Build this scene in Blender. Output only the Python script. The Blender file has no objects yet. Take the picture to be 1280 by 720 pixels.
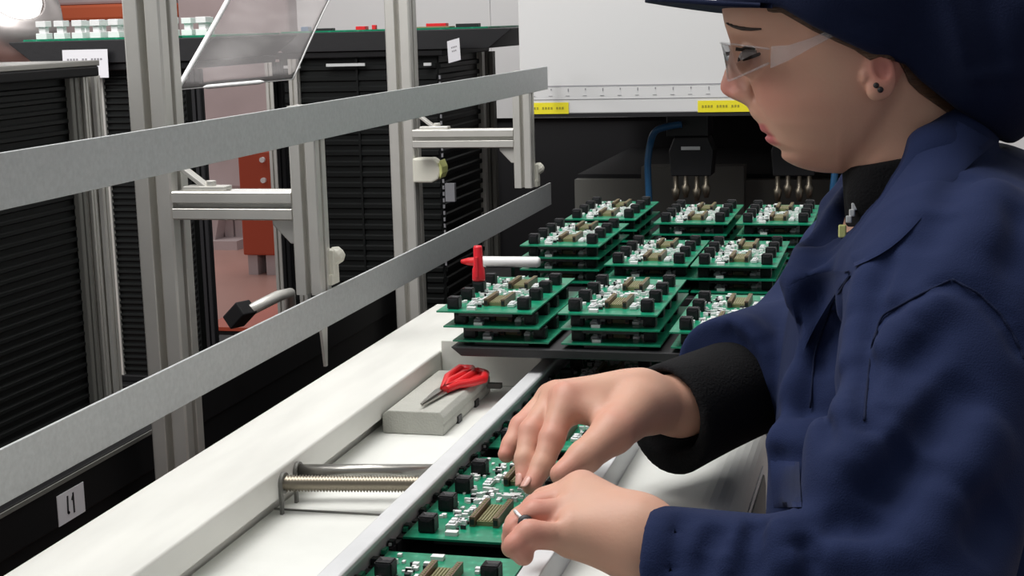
import bpy, bmesh, math, random
import numpy as np
from mathutils import Vector, Matrix
random.seed(7)
RNG = np.random.default_rng(5)
Z0 = 1.08                      # height of the circuit boards on the line above the floor
col = bpy.context.scene.collection
# ------------------------------------------------------------------ camera maths
FPX, PITCH, YAW, ROLL = 1900.0, 0.17437408, 0.25536447, 0.02707136
CAM = np.array([0.0, 0.0, 0.37])
def cam_axes():
    cy, sy, cp, sp = math.cos(YAW), math.sin(YAW), math.cos(PITCH), math.sin(PITCH)
    F = np.array([-sy*cp, cy*cp, -sp]); Rt = np.array([cy, sy, 0.0]); D = np.cross(F, Rt)
    c, s = math.cos(ROLL), math.sin(ROLL)
    return np.array([c*Rt + s*D, -s*Rt + c*D, F])
RC = cam_axes()
def ray(x, y): return RC.T @ np.array([(x-640)/FPX, (y-360)/FPX, 1.0])
def W(x, y, d): return CAM + d*ray(x, y)            # a point of the place from where it shows and how far off it is
def on(x, y, ax, val):
    d = ray(x, y); return CAM + (val-CAM[ax])/d[ax]*d
# ------------------------------------------------------------------ materials
def mat(name, color, rough=0.5, metal=0.0, bump=0.0, bscale=60.0, vary=0.0, vscale=8.0, stretch=None, spec=0.5, **kw):
    m = bpy.data.materials.new(name); m.use_nodes = True
    nt = m.node_tree; b = nt.nodes['Principled BSDF']
    b.inputs['Base Color'].default_value = (*color, 1); b.inputs['Roughness'].default_value = rough
    b.inputs['Metallic'].default_value = metal; b.inputs['Specular IOR Level'].default_value = spec
    for k, v in kw.items(): b.inputs[k.replace('_', ' ')].default_value = v
    tc = nt.nodes.new('ShaderNodeTexCoord'); src = tc.outputs['Object']
    if stretch:
        mp = nt.nodes.new('ShaderNodeMapping'); mp.inputs['Scale'].default_value = stretch
        nt.links.new(src, mp.inputs['Vector']); src = mp.outputs['Vector']
    if vary:
        n = nt.nodes.new('ShaderNodeTexNoise'); n.inputs['Scale'].default_value = vscale; n.inputs['Detail'].default_value = 4
        nt.links.new(src, n.inputs['Vector'])
        r = nt.nodes.new('ShaderNodeValToRGB')
        lo = [max(0, c*(1-vary)) for c in color]; hi = [min(1, c*(1+vary)) for c in color]
        r.color_ramp.elements[0].color = (*lo, 1); r.color_ramp.elements[1].color = (*hi, 1)
        r.color_ramp.elements[0].position = .3; r.color_ramp.elements[1].position = .7
        nt.links.new(n.outputs['Fac'], r.inputs['Fac']); nt.links.new(r.outputs['Color'], b.inputs['Base Color'])
    if bump:
        n = nt.nodes.new('ShaderNodeTexNoise'); n.inputs['Scale'].default_value = bscale; n.inputs['Detail'].default_value = 3
        nt.links.new(src, n.inputs['Vector'])
        bp = nt.nodes.new('ShaderNodeBump'); bp.inputs['Strength'].default_value = bump; bp.inputs['Distance'].default_value = .002
        nt.links.new(n.outputs['Fac'], bp.inputs['Height']); nt.links.new(bp.outputs['Normal'], b.inputs['Normal'])
    return m
M = {}
M['alu'] = mat('anodised aluminium', (.60, .60, .58), .42, .65, .15, 220, .06, 30, (1, 1, 1))
M['alu_flat'] = mat('flat aluminium bar', (.50, .52, .52), .5, .25, .2, 60, .07, 6, (1, 40, 40))
M['alu_post'] = mat('extruded aluminium', (.66, .65, .61), .42, .55, 0, 60, .05, 20)
M['cream'] = mat('white painted steel', (.74, .74, .695), .42, 0, .06, 300, .085, 4, (6, 1.2, 3))
M['pan'] = mat('white pan', (.74, .75, .71), .45, 0, .08, 200, .05, 12)
M['railw'] = mat('pale rail', (.68, .69, .70), .45, .25, .12, 150, .05, 20)
M['steel'] = mat('steel', (.42, .41, .38), .32, 1)
M['screw'] = mat('threaded steel', (.26, .23, .18), .4, .9)
M['black'] = mat('black plastic', (.012, .012, .014), .45, 0, .1, 120)
M['blackm'] = mat('black painted steel', (.007, .007, .008), .55, 0, .08, 60, 0, 8, None, .25)
M['slat'] = mat('black slats', (.008, .009, .009), .5, 0, 0, 60, 0, 8, None, .22)
M['cavity'] = mat('dark machine inside', (.010, .010, .012), .8)
M['greybox'] = mat('grey steel inside', (.16, .16, .145), .6)
M['foam'] = mat('grey foam block', (.42, .42, .38), .8, 0, .4, 500, .06, 40)
M['red'] = mat('red plastic', (.72, .02, .025), .35)
M['redcap'] = mat('red cap plastic', (.75, .015, .03), .4)
M['orange'] = mat('orange painted steel', (.62, .13, .05), .5)
M['redbox'] = mat('red orange cabinet', (.45, .07, .03), .5)
M['pinkgrey'] = mat('pinkish grey machine', (.50, .42, .42), .5, 0, 0, 60, .1, 3)
M['paper'] = mat('white paper label', (.82, .82, .86), .7)
M['ink'] = mat('black ink', (.015, .015, .02), .7)
M['yellow'] = mat('yellow label', (.82, .72, .02), .55)
M['olive'] = mat('faded print', (.35, .31, .02), .6)
M['greyink'] = mat('grey print', (.28, .28, .30), .6)
M['white'] = mat('white enamel', (.66, .66, .66), .4, 0, 0, 60, .02, 2)
M['whitep'] = mat('white plastic', (.80, .80, .80), .4)
M['knob'] = mat('ivory plastic', (.72, .71, .62), .45)
M['yellowgreen'] = mat('pale yellow plastic', (.75, .78, .30), .45)
M['blue'] = mat('blue hose', (.02, .11, .25), .35)
M['inductor'] = mat('black ferrite', (.010, .010, .012), .45, 0, .25, 700, 0, 8, None, .3)
M['brown'] = mat('brown strip', (.16, .10, .065), .4, .2)
M['olivechip'] = mat('olive chip', (.22, .21, .10), .45)
M['tin'] = mat('bright tin', (.78, .80, .80), .3, .3)
M['coat'] = mat('navy cotton', (.0120, .0200, .062), .85, 0, .25, 900, .10, 6, None, .12, Sheen_Weight=.03, Sheen_Roughness=.4)
M['capcloth'] = mat('dark navy cotton', (.007, .012, .038), .85, 0, .25, 700, .10, 10, None, .15, Sheen_Weight=.03, Sheen_Roughness=.4)
M['knit'] = mat('black knit', (.006, .006, .007), .9, 0, .5, 500, 0, 8, None, .2)
M['hair'] = mat('brown hair', (.07, .032, .014), .5, 0, .8, 150, .35, 60, (1, 1, 6))
M['brow'] = mat('dark brow hair', (.03, .017, .012), .7)
M['sclera'] = mat('eye white', (.42, .38, .36), .2)
M['iris'] = mat('brown iris', (.035, .018, .010), .1)
M['trouser'] = mat('dark trousers', (.02, .024, .04), .85)
M['shoe'] = mat('black shoe', (.02, .02, .02), .5)
M['floor'] = mat('red brown floor', (.42, .235, .20), .35, 0, .05, 20, .10, 1.5)
M['pink'] = mat('pale red haze panel', (.62, .23, .20), .5, 0, 0, 60, .15, 4)  # the far panel's own pale red
M['metalshade'] = mat('brushed metal', (.50, .46, .45), .35, .8)

def cloth_waves(m, scale, dist):
    nt = m.node_tree; b = nt.nodes['Principled BSDF']; old = b.inputs['Normal'].links[0].from_node
    n = nt.nodes.new('ShaderNodeTexNoise'); n.inputs['Scale'].default_value = scale; n.inputs['Detail'].default_value = 1.2; n.inputs['Distortion'].default_value = .5
    tc = nt.nodes.new('ShaderNodeTexCoord'); nt.links.new(tc.outputs['Object'], n.inputs['Vector'])
    bp = nt.nodes.new('ShaderNodeBump'); bp.inputs['Strength'].default_value = .5; bp.inputs['Distance'].default_value = dist
    nt.links.new(n.outputs['Fac'], bp.inputs['Height']); nt.links.new(bp.outputs['Normal'], old.inputs['Normal'])
cloth_waves(M['coat'], 11, .024); cloth_waves(M['capcloth'], 11, .02)
def skin_material():
    m = bpy.data.materials.new('skin'); m.use_nodes = True; nt = m.node_tree; b = nt.nodes['Principled BSDF']
    at = nt.nodes.new('ShaderNodeAttribute'); at.attribute_name = 'flush'
    r = nt.nodes.new('ShaderNodeValToRGB'); e = r.color_ramp.elements
    e[0].position = 0; e[0].color = (.60, .350, .250, 1); e[1].position = 1; e[1].color = (.46, .115, .12, 1)
    k = e.new(.45); k.color = (.60, .255, .195, 1)
    n = nt.nodes.new('ShaderNodeTexNoise'); n.inputs['Scale'].default_value = 35; n.inputs['Detail'].default_value = 4
    tc = nt.nodes.new('ShaderNodeTexCoord'); nt.links.new(tc.outputs['Object'], n.inputs['Vector'])
    ma = nt.nodes.new('ShaderNodeMath'); ma.operation = 'MULTIPLY_ADD'; ma.inputs[1].default_value = .22; ma.inputs[2].default_value = -.07
    nt.links.new(n.outputs['Fac'], ma.inputs[0])
    ad = nt.nodes.new('ShaderNodeMath'); ad.operation = 'ADD'; ad.use_clamp = True
    nt.links.new(at.outputs['Fac'], ad.inputs[0]); nt.links.new(ma.outputs[0], ad.inputs[1])
    nt.links.new(ad.outputs[0], r.inputs['Fac']); nt.links.new(r.outputs['Color'], b.inputs['Base Color'])
    b.inputs['Roughness'].default_value = .48; b.inputs['Subsurface Weight'].default_value = .12
    b.inputs['Subsurface Radius'].default_value = (.008, .003, .002); b.inputs['Specular IOR Level'].default_value = .35
    n2 = nt.nodes.new('ShaderNodeTexNoise'); n2.inputs['Scale'].default_value = 420; nt.links.new(tc.outputs['Object'], n2.inputs['Vector'])
    bp = nt.nodes.new('ShaderNodeBump'); bp.inputs['Strength'].default_value = .12; bp.inputs['Distance'].default_value = .001
    nt.links.new(n2.outputs['Fac'], bp.inputs['Height']); nt.links.new(bp.outputs['Normal'], b.inputs['Normal'])
    return m
M['skin'] = skin_material()
def pcb_material():
    m = bpy.data.materials.new('green solder mask'); m.use_nodes = True; nt = m.node_tree; b = nt.nodes['Principled BSDF']
    tc = nt.nodes.new('ShaderNodeTexCoord')
    v = nt.nodes.new('ShaderNodeTexVoronoi'); v.distance = 'MANHATTAN'; v.inputs['Scale'].default_value = 120
    nt.links.new(tc.outputs['Object'], v.inputs['Vector'])
    r = nt.nodes.new('ShaderNodeValToRGB'); e = r.color_ramp.elements
    e[0].position = 0; e[0].color = (.25, .42, .30, 1); e[1].position = .22; e[1].color = (.012, .30, .165, 1)
    k = e.new(.75); k.color = (.006, .21, .11, 1)
    nt.links.new(v.outputs['Distance'], r.inputs['Fac']); nt.links.new(r.outputs['Color'], b.inputs['Base Color'])
    b.inputs['Roughness'].default_value = .3
    return m
M['pcb'] = pcb_material()
def sheet_material():
    m = bpy.data.materials.new('clear plastic film'); m.use_nodes = True; nt = m.node_tree
    for n in list(nt.nodes): nt.nodes.remove(n)
    out = nt.nodes.new('ShaderNodeOutputMaterial'); mx = nt.nodes.new('ShaderNodeMixShader'); mx2 = nt.nodes.new('ShaderNodeMixShader')
    t = nt.nodes.new('ShaderNodeBsdfTransparent'); t.inputs['Color'].default_value = (.90, .88, .88, 1)
    g = nt.nodes.new('ShaderNodeBsdfGlossy'); g.inputs['Roughness'].default_value = .22
    d = nt.nodes.new('ShaderNodeBsdfDiffuse'); d.inputs['Color'].default_value = (.75, .72, .72, 1)
    fr = nt.nodes.new('ShaderNodeFresnel'); fr.inputs['IOR'].default_value = 1.5
    n = nt.nodes.new('ShaderNodeTexNoise'); n.inputs['Scale'].default_value = 14; tc = nt.nodes.new('ShaderNodeTexCoord')
    nt.links.new(tc.outputs['Object'], n.inputs['Vector'])
    bp = nt.nodes.new('ShaderNodeBump'); bp.inputs['Strength'].default_value = .35; bp.inputs['Distance'].default_value = .01
    nt.links.new(n.outputs['Fac'], bp.inputs['Height']); nt.links.new(bp.outputs['Normal'], g.inputs['Normal']); nt.links.new(bp.outputs['Normal'], fr.inputs['Normal'])
    mx.inputs[0].default_value = .16
    nt.links.new(t.outputs[0], mx.inputs[1]); nt.links.new(d.outputs[0], mx.inputs[2])
    nt.links.new(fr.outputs[0], mx2.inputs[0]); nt.links.new(mx.outputs[0], mx2.inputs[1]); nt.links.new(g.outputs[0], mx2.inputs[2])
    nt.links.new(mx2.outputs[0], out.inputs['Surface'])
    return m
M['film'] = sheet_material()
def lens_material():
    m = bpy.data.materials.new('clear lens'); m.use_nodes = True; nt = m.node_tree
    for n in list(nt.nodes): nt.nodes.remove(n)
    out = nt.nodes.new('ShaderNodeOutputMaterial'); mx = nt.nodes.new('ShaderNodeMixShader')
    t = nt.nodes.new('ShaderNodeBsdfTransparent'); t.inputs['Color'].default_value = (.93, .94, .95, 1)
    g = nt.nodes.new('ShaderNodeBsdfGlossy'); g.inputs['Roughness'].default_value = .05
    fr = nt.nodes.new('ShaderNodeFresnel'); fr.inputs['IOR'].default_value = 1.55
    nt.links.new(fr.outputs[0], mx.inputs[0]); nt.links.new(t.outputs[0], mx.inputs[1]); nt.links.new(g.outputs[0], mx.inputs[2])
    nt.links.new(mx.outputs[0], out.inputs['Surface'])
    return m
M['lens'] = lens_material()
def clear_frame():
    m = bpy.data.materials.new('clear plastic frame'); m.use_nodes = True; nt = m.node_tree; b = nt.nodes['Principled BSDF']
    b.inputs['Base Color'].default_value = (.6, .6, .62, 1); b.inputs['Roughness'].default_value = .12
    t = nt.nodes.new('ShaderNodeBsdfTransparent'); mx = nt.nodes.new('ShaderNodeMixShader'); mx.inputs[0].default_value = .20
    nt.links.new(t.outputs[0], mx.inputs[1]); nt.links.new(b.outputs[0], mx.inputs[2]); nt.links.new(mx.outputs[0], nt.nodes['Material Output'].inputs['Surface']); return m
M['clearframe'] = clear_frame()

# ------------------------------------------------------------------ mesh helpers
class MB:
    def __init__(s): s.v = []; s.f = []; s.m = []; s.mi = 0
    def add(s, vs, fs):
        n = len(s.v); s.v += [tuple(map(float, p)) for p in vs]; s.f += [tuple(n+i for i in f) for f in fs]; s.m += [s.mi]*len(fs); return s
    def box(s, lo, hi):
        (x0, y0, z0), (x1, y1, z1) = lo, hi
        return s.add([(x0,y0,z0),(x1,y0,z0),(x1,y1,z0),(x0,y1,z0),(x0,y0,z1),(x1,y0,z1),(x1,y1,z1),(x0,y1,z1)],
                     [(0,3,2,1),(4,5,6,7),(0,1,5,4),(1,2,6,5),(2,3,7,6),(3,0,4,7)])
    def cbox(s, c, sx, sy, sz, R=None):
        R = np.eye(3) if R is None else R; c = np.asarray(c, float)
        vs = [c + R @ np.array([a*sx/2, b*sy/2, e*sz/2]) for e in (-1, 1) for a, b in ((-1,-1),(1,-1),(1,1),(-1,1))]
        return s.add(vs, [(0,3,2,1),(4,5,6,7),(0,1,5,4),(1,2,6,5),(2,3,7,6),(3,0,4,7)])
    def prism(s, poly, o, u, v, w):                 # polygon in the u,v plane pushed along w
        o, u, v, w = (np.asarray(a, float) for a in (o, u, v, w)); n = len(poly)
        if np.dot(np.cross(u, v), w) < 0: poly = poly[::-1]
        a = [o + p[0]*u + p[1]*v for p in poly]; b = [p + w for p in a]
        return s.add(a + b, [tuple(range(n))[::-1], tuple(range(n, 2*n))] + [(i, (i+1) % n, n+(i+1) % n, n+i) for i in range(n)])
    def tube(s, pts, r, n=12, cap=True):
        pts = [np.asarray(p, float) for p in pts]; rs = r if hasattr(r, '__len__') else [r]*len(pts)
        rings = []; up = None
        for i, p in enumerate(pts):
            t = pts[min(i+1, len(pts)-1)] - pts[max(i-1, 0)]; t = t/np.linalg.norm(t)
            if up is None: up = np.array([0, 0, 1.0]) if abs(t[2]) < .9 else np.array([1.0, 0, 0])
            a = np.cross(up, t); a /= np.linalg.norm(a); b = np.cross(t, a); up = b
            rings.append([p + rs[i]*(math.cos(2*math.pi*k/n)*a + math.sin(2*math.pi*k/n)*b) for k in range(n)])
        vs = [q for R in rings for q in R]; fs = []
        for i in range(len(pts)-1):
            for k in range(n): fs.append((i*n+k, i*n+(k+1) % n, (i+1)*n+(k+1) % n, (i+1)*n+k))
        if cap: fs += [tuple(range(n))[::-1], tuple(range((len(pts)-1)*n, len(pts)*n))]
        return s.add(vs, fs)
    def lathe(s, prof, o, axis, n=24):              # (radius, height) pairs about an axis
        o = np.asarray(o, float); t = np.asarray(axis, float); t = t/np.linalg.norm(t); m = len(prof)
        a = np.cross(t, [0, 0, 1.0] if abs(t[2]) < .9 else [1.0, 0, 0]); a /= np.linalg.norm(a); b = np.cross(t, a)
        vs = [o+t*h+max(r, 1e-5)*(math.cos(2*math.pi*k/n)*a+math.sin(2*math.pi*k/n)*b) for r, h in prof for k in range(n)]
        fs = [(i*n+k, i*n+(k+1) % n, (i+1)*n+(k+1) % n, (i+1)*n+k) for i in range(m-1) for k in range(n)]
        fs += [tuple(range(n))[::-1], tuple(range((m-1)*n, m*n))]
        return s.add(vs, fs)
    def mesh(s, name, mats, smooth=False):
        me = bpy.data.meshes.new(name); me.from_pydata(s.v, [], s.f)
        for m in (mats if isinstance(mats, (list, tuple)) else [mats]): me.materials.append(M[m])
        me.polygons.foreach_set('material_index', s.m)
        if smooth: me.polygons.foreach_set('use_smooth', [True]*len(s.f))
        bm = bmesh.new(); bm.from_mesh(me); bmesh.ops.recalc_face_normals(bm, faces=bm.faces); bm.to_mesh(me); bm.free()
        me.update(); return me
def link(name, data, parent=None, bevel=0, loc=None):
    o = bpy.data.objects.new(name, data); col.objects.link(o)
    if loc is not None: o.location = [float(c) for c in loc]
    if parent is not None:
        o.parent = parent
        if loc is None: o.location = -root_loc(parent)      # parts are modelled in the place's own coordinates
    if bevel:
        b = o.modifiers.new('edge', 'BEVEL'); b.width = bevel; b.segments = 2; b.limit_method = 'ANGLE'
    return o
def root_loc(o):
    v = Vector((0, 0, 0))
    while o is not None: v = v + o.location; o = o.parent
    return v
def put(name, mb, mats, parent=None, bevel=0, smooth=False):
    return link(name, mb.mesh(name, mats, smooth), parent, bevel)
def tag(o, label, cat, group=None):
    o['label'] = label; o['category'] = cat
    if group: o['group'] = group
    return o
def thing(name, loc, label, cat, group=None):
    o = bpy.data.objects.new(name, None); o.location = [float(c) for c in loc]; o.empty_display_size = .02; col.objects.link(o)
    return tag(o, label, cat, group)
def structure(o): o['kind'] = 'structure'; return o
def copy_tree(o, parent=None):
    c = o.copy(); col.objects.link(c); c.parent = parent
    for ch in o.children: copy_tree(ch, c)
    return c
def extrusion(mb, p0, p1, s, side=(1, 0, 0), gw=.10):       # slotted aluminium profile
    p0, p1 = np.asarray(p0, float), np.asarray(p1, float); w = p1-p0; t = w/np.linalg.norm(w)
    u = np.asarray(side, float); u -= t*np.dot(u, t); u /= np.linalg.norm(u); v = np.cross(t, u)
    h, g, d, c = s/2, s*gw, s*.37, s*.05
    q = [(-h+c, -h), (-g-c*.4, -h), (-g, -h+c*.4), (-g, -h+d), (g, -h+d), (g, -h+c*.4), (g+c*.4, -h), (h-c, -h)]
    poly = []
    for k in range(4):
        a = k*math.pi/2; poly += [(x*math.cos(a)-y*math.sin(a), x*math.sin(a)+y*math.cos(a)) for x, y in q]
    mb.prism(poly, p0, u, v, w); return mb

STROKES = {'1': [[(.25,.75),(.55,1),(.55,0)]], 'L': [[(.15,1),(.15,0),(.8,0)]], 'I': [[(.5,0),(.5,1)]], '-': [[(.2,.5),(.8,.5)]],
           'l': [[(.55,1),(.45,.15),(.6,0),(.75,.08)]]}
def stroke_text(mb, s, o, u, v, n, w, h, th):        # pen strokes on a surface
    o, u, v, n = (np.asarray(a, float) for a in (o, u, v, n))
    for i, ch in enumerate(s):
        for line in STROKES.get(ch, []):
            for a, b in zip(line, line[1:]):
                A = o + u*(i*w*1.25 + a[0]*w) + v*a[1]*h; B = o + u*(i*w*1.25 + b[0]*w) + v*b[1]*h
                t = (B-A)/np.linalg.norm(B-A); sd = np.cross(n, t)
                mb.prism([(-.5, -.15), (.5, -.15), (.5, 1.15), (-.5, 1.15)], A, sd*th, (B-A), n*.0004)

# ------------------------------------------------------------------ organic surfaces: distance fields turned into meshes
class Field:
    def __init__(s, lo, hi, h):
        s.lo = np.array(lo, float); s.h = h; s.n = np.ceil((np.array(hi)-s.lo)/h).astype(int)+1
        s.F = np.full(s.n, .08, np.float32)
    def sub(s, a, b):
        i0 = np.clip(np.floor((a-s.lo)/s.h).astype(int), 0, s.n); i1 = np.clip(np.ceil((b-s.lo)/s.h).astype(int)+1, 0, s.n)
        return i0, i1
    def grid(s, i0, i1):
        ax = [np.arange(i0[k], i1[k], dtype=np.float32)*np.float32(s.h)+np.float32(s.lo[k]) for k in range(3)]
        return ax[0][:, None, None], ax[1][None, :, None], ax[2][None, None, :]
    def apply(s, fn, a, b, k=.01, op='u', pad=None):
        pad = (k*1.2 + 3*s.h) if pad is None else pad
        i0, i1 = s.sub(np.asarray(a)-pad, np.asarray(b)+pad)
        if (i1 <= i0).any(): return
        D = fn(*s.grid(i0, i1)); sl = tuple(slice(i0[q], i1[q]) for q in range(3)); F = s.F[sl]
        if op == 'u':
            h = np.maximum(k-np.abs(F-D), 0)/k; s.F[sl] = np.minimum(F, D) - h*h*k*.25
        elif op == 's':
            h = np.maximum(k-np.abs(F+D), 0)/k; s.F[sl] = np.maximum(F, -D) + h*h*k*.25
        elif op == 'i':
            h = np.maximum(k-np.abs(F-D), 0)/k; s.F[sl] = np.maximum(F, D) + h*h*k*.25
        elif op == 'd': s.F[sl] = F + D
    def cap(s, p, q, r0, r1=None, k=.01, op='u'):
        p, q = np.asarray(p, float), np.asarray(q, float); r1 = r0 if r1 is None else r1
        d = q-p; L2 = float(d@d)+1e-12
        def fn(x, y, z):
            t = np.clip(((x-p[0])*d[0]+(y-p[1])*d[1]+(z-p[2])*d[2])/L2, 0, 1).astype(np.float32)
            return np.sqrt((x-p[0]-t*d[0])**2+(y-p[1]-t*d[1])**2+(z-p[2]-t*d[2])**2) - (r0+(r1-r0)*t)
        R = max(r0, r1); s.apply(fn, np.minimum(p, q)-R, np.maximum(p, q)+R, k, op)
    def chain(s, pts, rs, k=.01, op='u'):
        for i in range(len(pts)-1): s.cap(pts[i], pts[i+1], rs[i], rs[i+1], k, op)
    def ell(s, c, r, R=None, k=.01, op='u'):
        c = np.asarray(c, float); R = np.eye(3) if R is None else np.asarray(R, float); r = np.asarray(r, float)
        def fn(x, y, z):
            X, Y, Zz = x-c[0], y-c[1], z-c[2]; a = b = 0
            for i in range(3):
                l = R[i][0]*X+R[i][1]*Y+R[i][2]*Zz
                a = a+(l/r[i])**2; b = b+(l/r[i]**2)**2
            a = np.sqrt(a); return a*(a-1)/np.sqrt(b+1e-9)
        m = max(r); s.apply(fn, c-m, c+m, k, op)
    def bump(s, p, q, r, amp):                       # raise (+) or press in (-) a soft fold along a line
        p, q = np.asarray(p, float), np.asarray(q, float); d = q-p; L2 = float(d@d)+1e-12
        def fn(x, y, z):
            t = np.clip(((x-p[0])*d[0]+(y-p[1])*d[1]+(z-p[2])*d[2])/L2, 0, 1)
            e = (x-p[0]-t*d[0])**2+(y-p[1]-t*d[1])**2+(z-p[2]-t*d[2])**2
            return (-amp*np.exp(-e/(r*r))*np.clip(4*t*(1-t)+.25, 0, 1)).astype(np.float32)
        s.apply(fn, np.minimum(p, q)-2.5*r, np.maximum(p, q)+2.5*r, .001, 'd', 0)
    def surface(s):
        F = s.F; S = F < 0; n = F.shape
        c = [S[a:n[0]-1+a, b:n[1]-1+b, e:n[2]-1+e] for a in (0,1) for b in (0,1) for e in (0,1)]
        any_ = c[0].copy(); all_ = c[0].copy()
        for q in c[1:]: any_ |= q; all_ &= q
        I = np.argwhere(any_ & ~all_); vid = np.full((n[0]-1, n[1]-1, n[2]-1), -1, np.int32)
        vid[I[:, 0], I[:, 1], I[:, 2]] = np.arange(len(I))
        offs = [(a, b, e) for a in (0,1) for b in (0,1) for e in (0,1)]
        V = np.stack([F[I[:, 0]+a, I[:, 1]+b, I[:, 2]+e] for a, b, e in offs], 1)
        acc = np.zeros((len(I), 3)); cnt = np.zeros(len(I))
        for i, A in enumerate(offs):
            for j, B in enumerate(offs):
                if j > i and sum(abs(A[k]-B[k]) for k in range(3)) == 1:
                    va, vb = V[:, i], V[:, j]; x = (va < 0) != (vb < 0)
                    t = np.where(x, va/np.where(x, va-vb, 1), 0)
                    p = np.array(A)+t[:, None]*(np.array(B)-np.array(A)); acc += np.where(x[:, None], p, 0); cnt += x
        P = s.lo + s.h*(I + acc/np.maximum(cnt, 1)[:, None]); Q = []
        for ax in range(3):
            b, e = (ax+1) % 3, (ax+2) % 3
            sl0 = [slice(None)]*3; sl1 = [slice(None)]*3; sl0[ax] = slice(0, -1); sl1[ax] = slice(1, None)
            for sl in (sl0, sl1): sl[b] = slice(1, -1); sl[e] = slice(1, -1)
            s0, s1 = S[tuple(sl0)], S[tuple(sl1)]; E = np.argwhere(s0 != s1)
            if len(E) == 0: continue
            ins = s0[E[:, 0], E[:, 1], E[:, 2]]; G = E.copy(); G[:, b] += 1; G[:, e] += 1
            def g(db, de):
                H = G.copy(); H[:, b] -= db; H[:, e] -= de; return vid[H[:, 0], H[:, 1], H[:, 2]]
            q = np.stack([g(1, 1), g(0, 1), g(0, 0), g(1, 0)], 1); q[~ins] = q[~ins][:, ::-1]; Q.append(q)
        return P, np.concatenate(Q) if Q else np.zeros((0, 4), int)
def relax(P, Q, it=1, lam=.5):
    for _ in range(it):
        a = np.zeros_like(P); c = np.zeros(len(P))
        for i in range(4):
            for j in ((i+1) % 4, (i-1) % 4): np.add.at(a, Q[:, i], P[Q[:, j]]); np.add.at(c, Q[:, i], 1)
        P = P + lam*(a/np.maximum(c, 1)[:, None]-P)
    return P
def organic(name, P, Q, mats, parent=None, flush=None):
    me = bpy.data.meshes.new(name); me.from_pydata([tuple(p) for p in P], [], [tuple(map(int, q)) for q in Q])
    for m in (mats if isinstance(mats, (list, tuple)) else [mats]): me.materials.append(M[m])
    me.polygons.foreach_set('use_smooth', [True]*len(Q))
    if flush is not None:
        a = me.attributes.new('flush', 'FLOAT', 'POINT'); a.data.foreach_set('value', np.asarray(flush, np.float32))
    me.update(); return link(name, me, parent)
# ------------------------------------------------------------------ the setting
FZ = -Z0
mb = MB(); mb.box((-9, -1.5, FZ-.1), (3.5, 16, FZ)); structure(put('floor', mb, 'floor'))
mb = MB(); mb.box((-1.475, 3.6, FZ), (-.976, 3.75, 1.9)); structure(put('wall_back', mb, 'white'))
mb = MB(); mb.box((-9, 15.8, FZ), (3.5, 16, 1.9)); structure(put('wall_far', mb, 'pinkgrey'))

# ------------------------------------------------------------------ the board line (one machine)
line = thing('assembly_conveyor', (-.3, 1.2, FZ), 'long white assembly conveyor with a metal rail that carries the row of green boards', 'conveyor')
mb = MB(); mb.prism([(-.5615, .0235), (-.560, .025), (-.4775, .025), (-.476, .0235), (-.476, .001), (-.489, .001), (-.486, -.10), (-.5615, -.10)],
                    (0, .35, 0), (1, 0, 0), (0, 0, 1), (0, 1.425, 0)); put('side_beam', mb, 'cream', line, .0015)
mb = MB(); mb.box((-.4855, .35, -.03), (-.3645, 1.515, -.012)); put('pan', mb, 'pan', line)
mb = MB(); mb.box((-.4855, 1.0845, -.012), (-.3645, 1.0865, -.0108)); put('pan_seam', mb, 'greybox', line)
mb = MB(); mb.prism([(-.4755, -.012), (-.3655, -.012), (-.3655, .036), (-.4755, .036)], (0, 1.515, 0), (1, 0, 0), (0, 0, 1), (0, .012, 0)); put('end_plate', mb, 'cream', line, .001)
mb = MB(); mb.prism([(-.3645, .0190), (-.3630, .0200), (-.3500, .0200), (-.3485, .0188), (-.3485, .0155), (-.3560, .0155), (-.3560, -.05), (-.3645, -.05)],
                    (0, .35, 0), (1, 0, 0), (0, 0, 1), (0, 1.37, 0)); put('front_rail', mb, 'railw', line, .0006)
mb = MB()
pts = [(-.4755+.1112*i/90, 1.082+.016*i/90, .0115) for i in range(91)]
mb.tube(pts, [.0060+.0009*(1 if i % 2 else -1) for i in range(91)], 14); ls = put('lead_screw', mb, 'screw', line, 0, True)
mb = MB(); mb.tube([(-.4755, 1.112, .0125), (-.3643, 1.130, .0125)], .0058, 16); put('guide_rod', mb, 'steel', line, 0, True)
for y in (1.082, 1.112):
    mb = MB(); mb.lathe([(0, 0), (.0085, 0), (.0085, .003), (.0062, .003)], (-.4762, y, .0118), (1, 0, 0), 20); mb.box((-.4758, y-.0085, -.012), (-.4735, y-.0045, .012)); put('bearing', mb, 'greybox', line, 0)
mb = MB(); mb.box((-.357, .35, -.06), (-.248, 1.72, -.012)); put('belt', mb, 'black', line)
mb = MB()                                            # dark chain links along the belt edge with scraps of green
for i in range(74):
    y = .62+i*.0122
    mb.mi = 0; mb.cbox((-.3525, y, -.006), .005, .009, .012)
    if i % 3 == 0: mb.cbox((-.3527, y+.003, .001), .0042, .006, .006)
    if i % 4 == 1: mb.mi = 1; mb.cbox((-.3527, y, .0015), .003, .008, .003)
    if i % 7 == 2: mb.mi = 2; mb.cbox((-.3527, y, .002), .002, .003, .002)
put('edge_chain', mb, ['black', 'pcb', 'tin'], line)
mb = MB(); mb.prism([(-.2475, .003), (-.2325, .003), (-.2325, -.03), (-.245, -.03), (-.2475, -.02)], (0, .35, 0), (1, 0, 0), (0, 0, 1), (0, 1.15, 0)); put('rear_rail', mb, 'railw', line, .0008)
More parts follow.
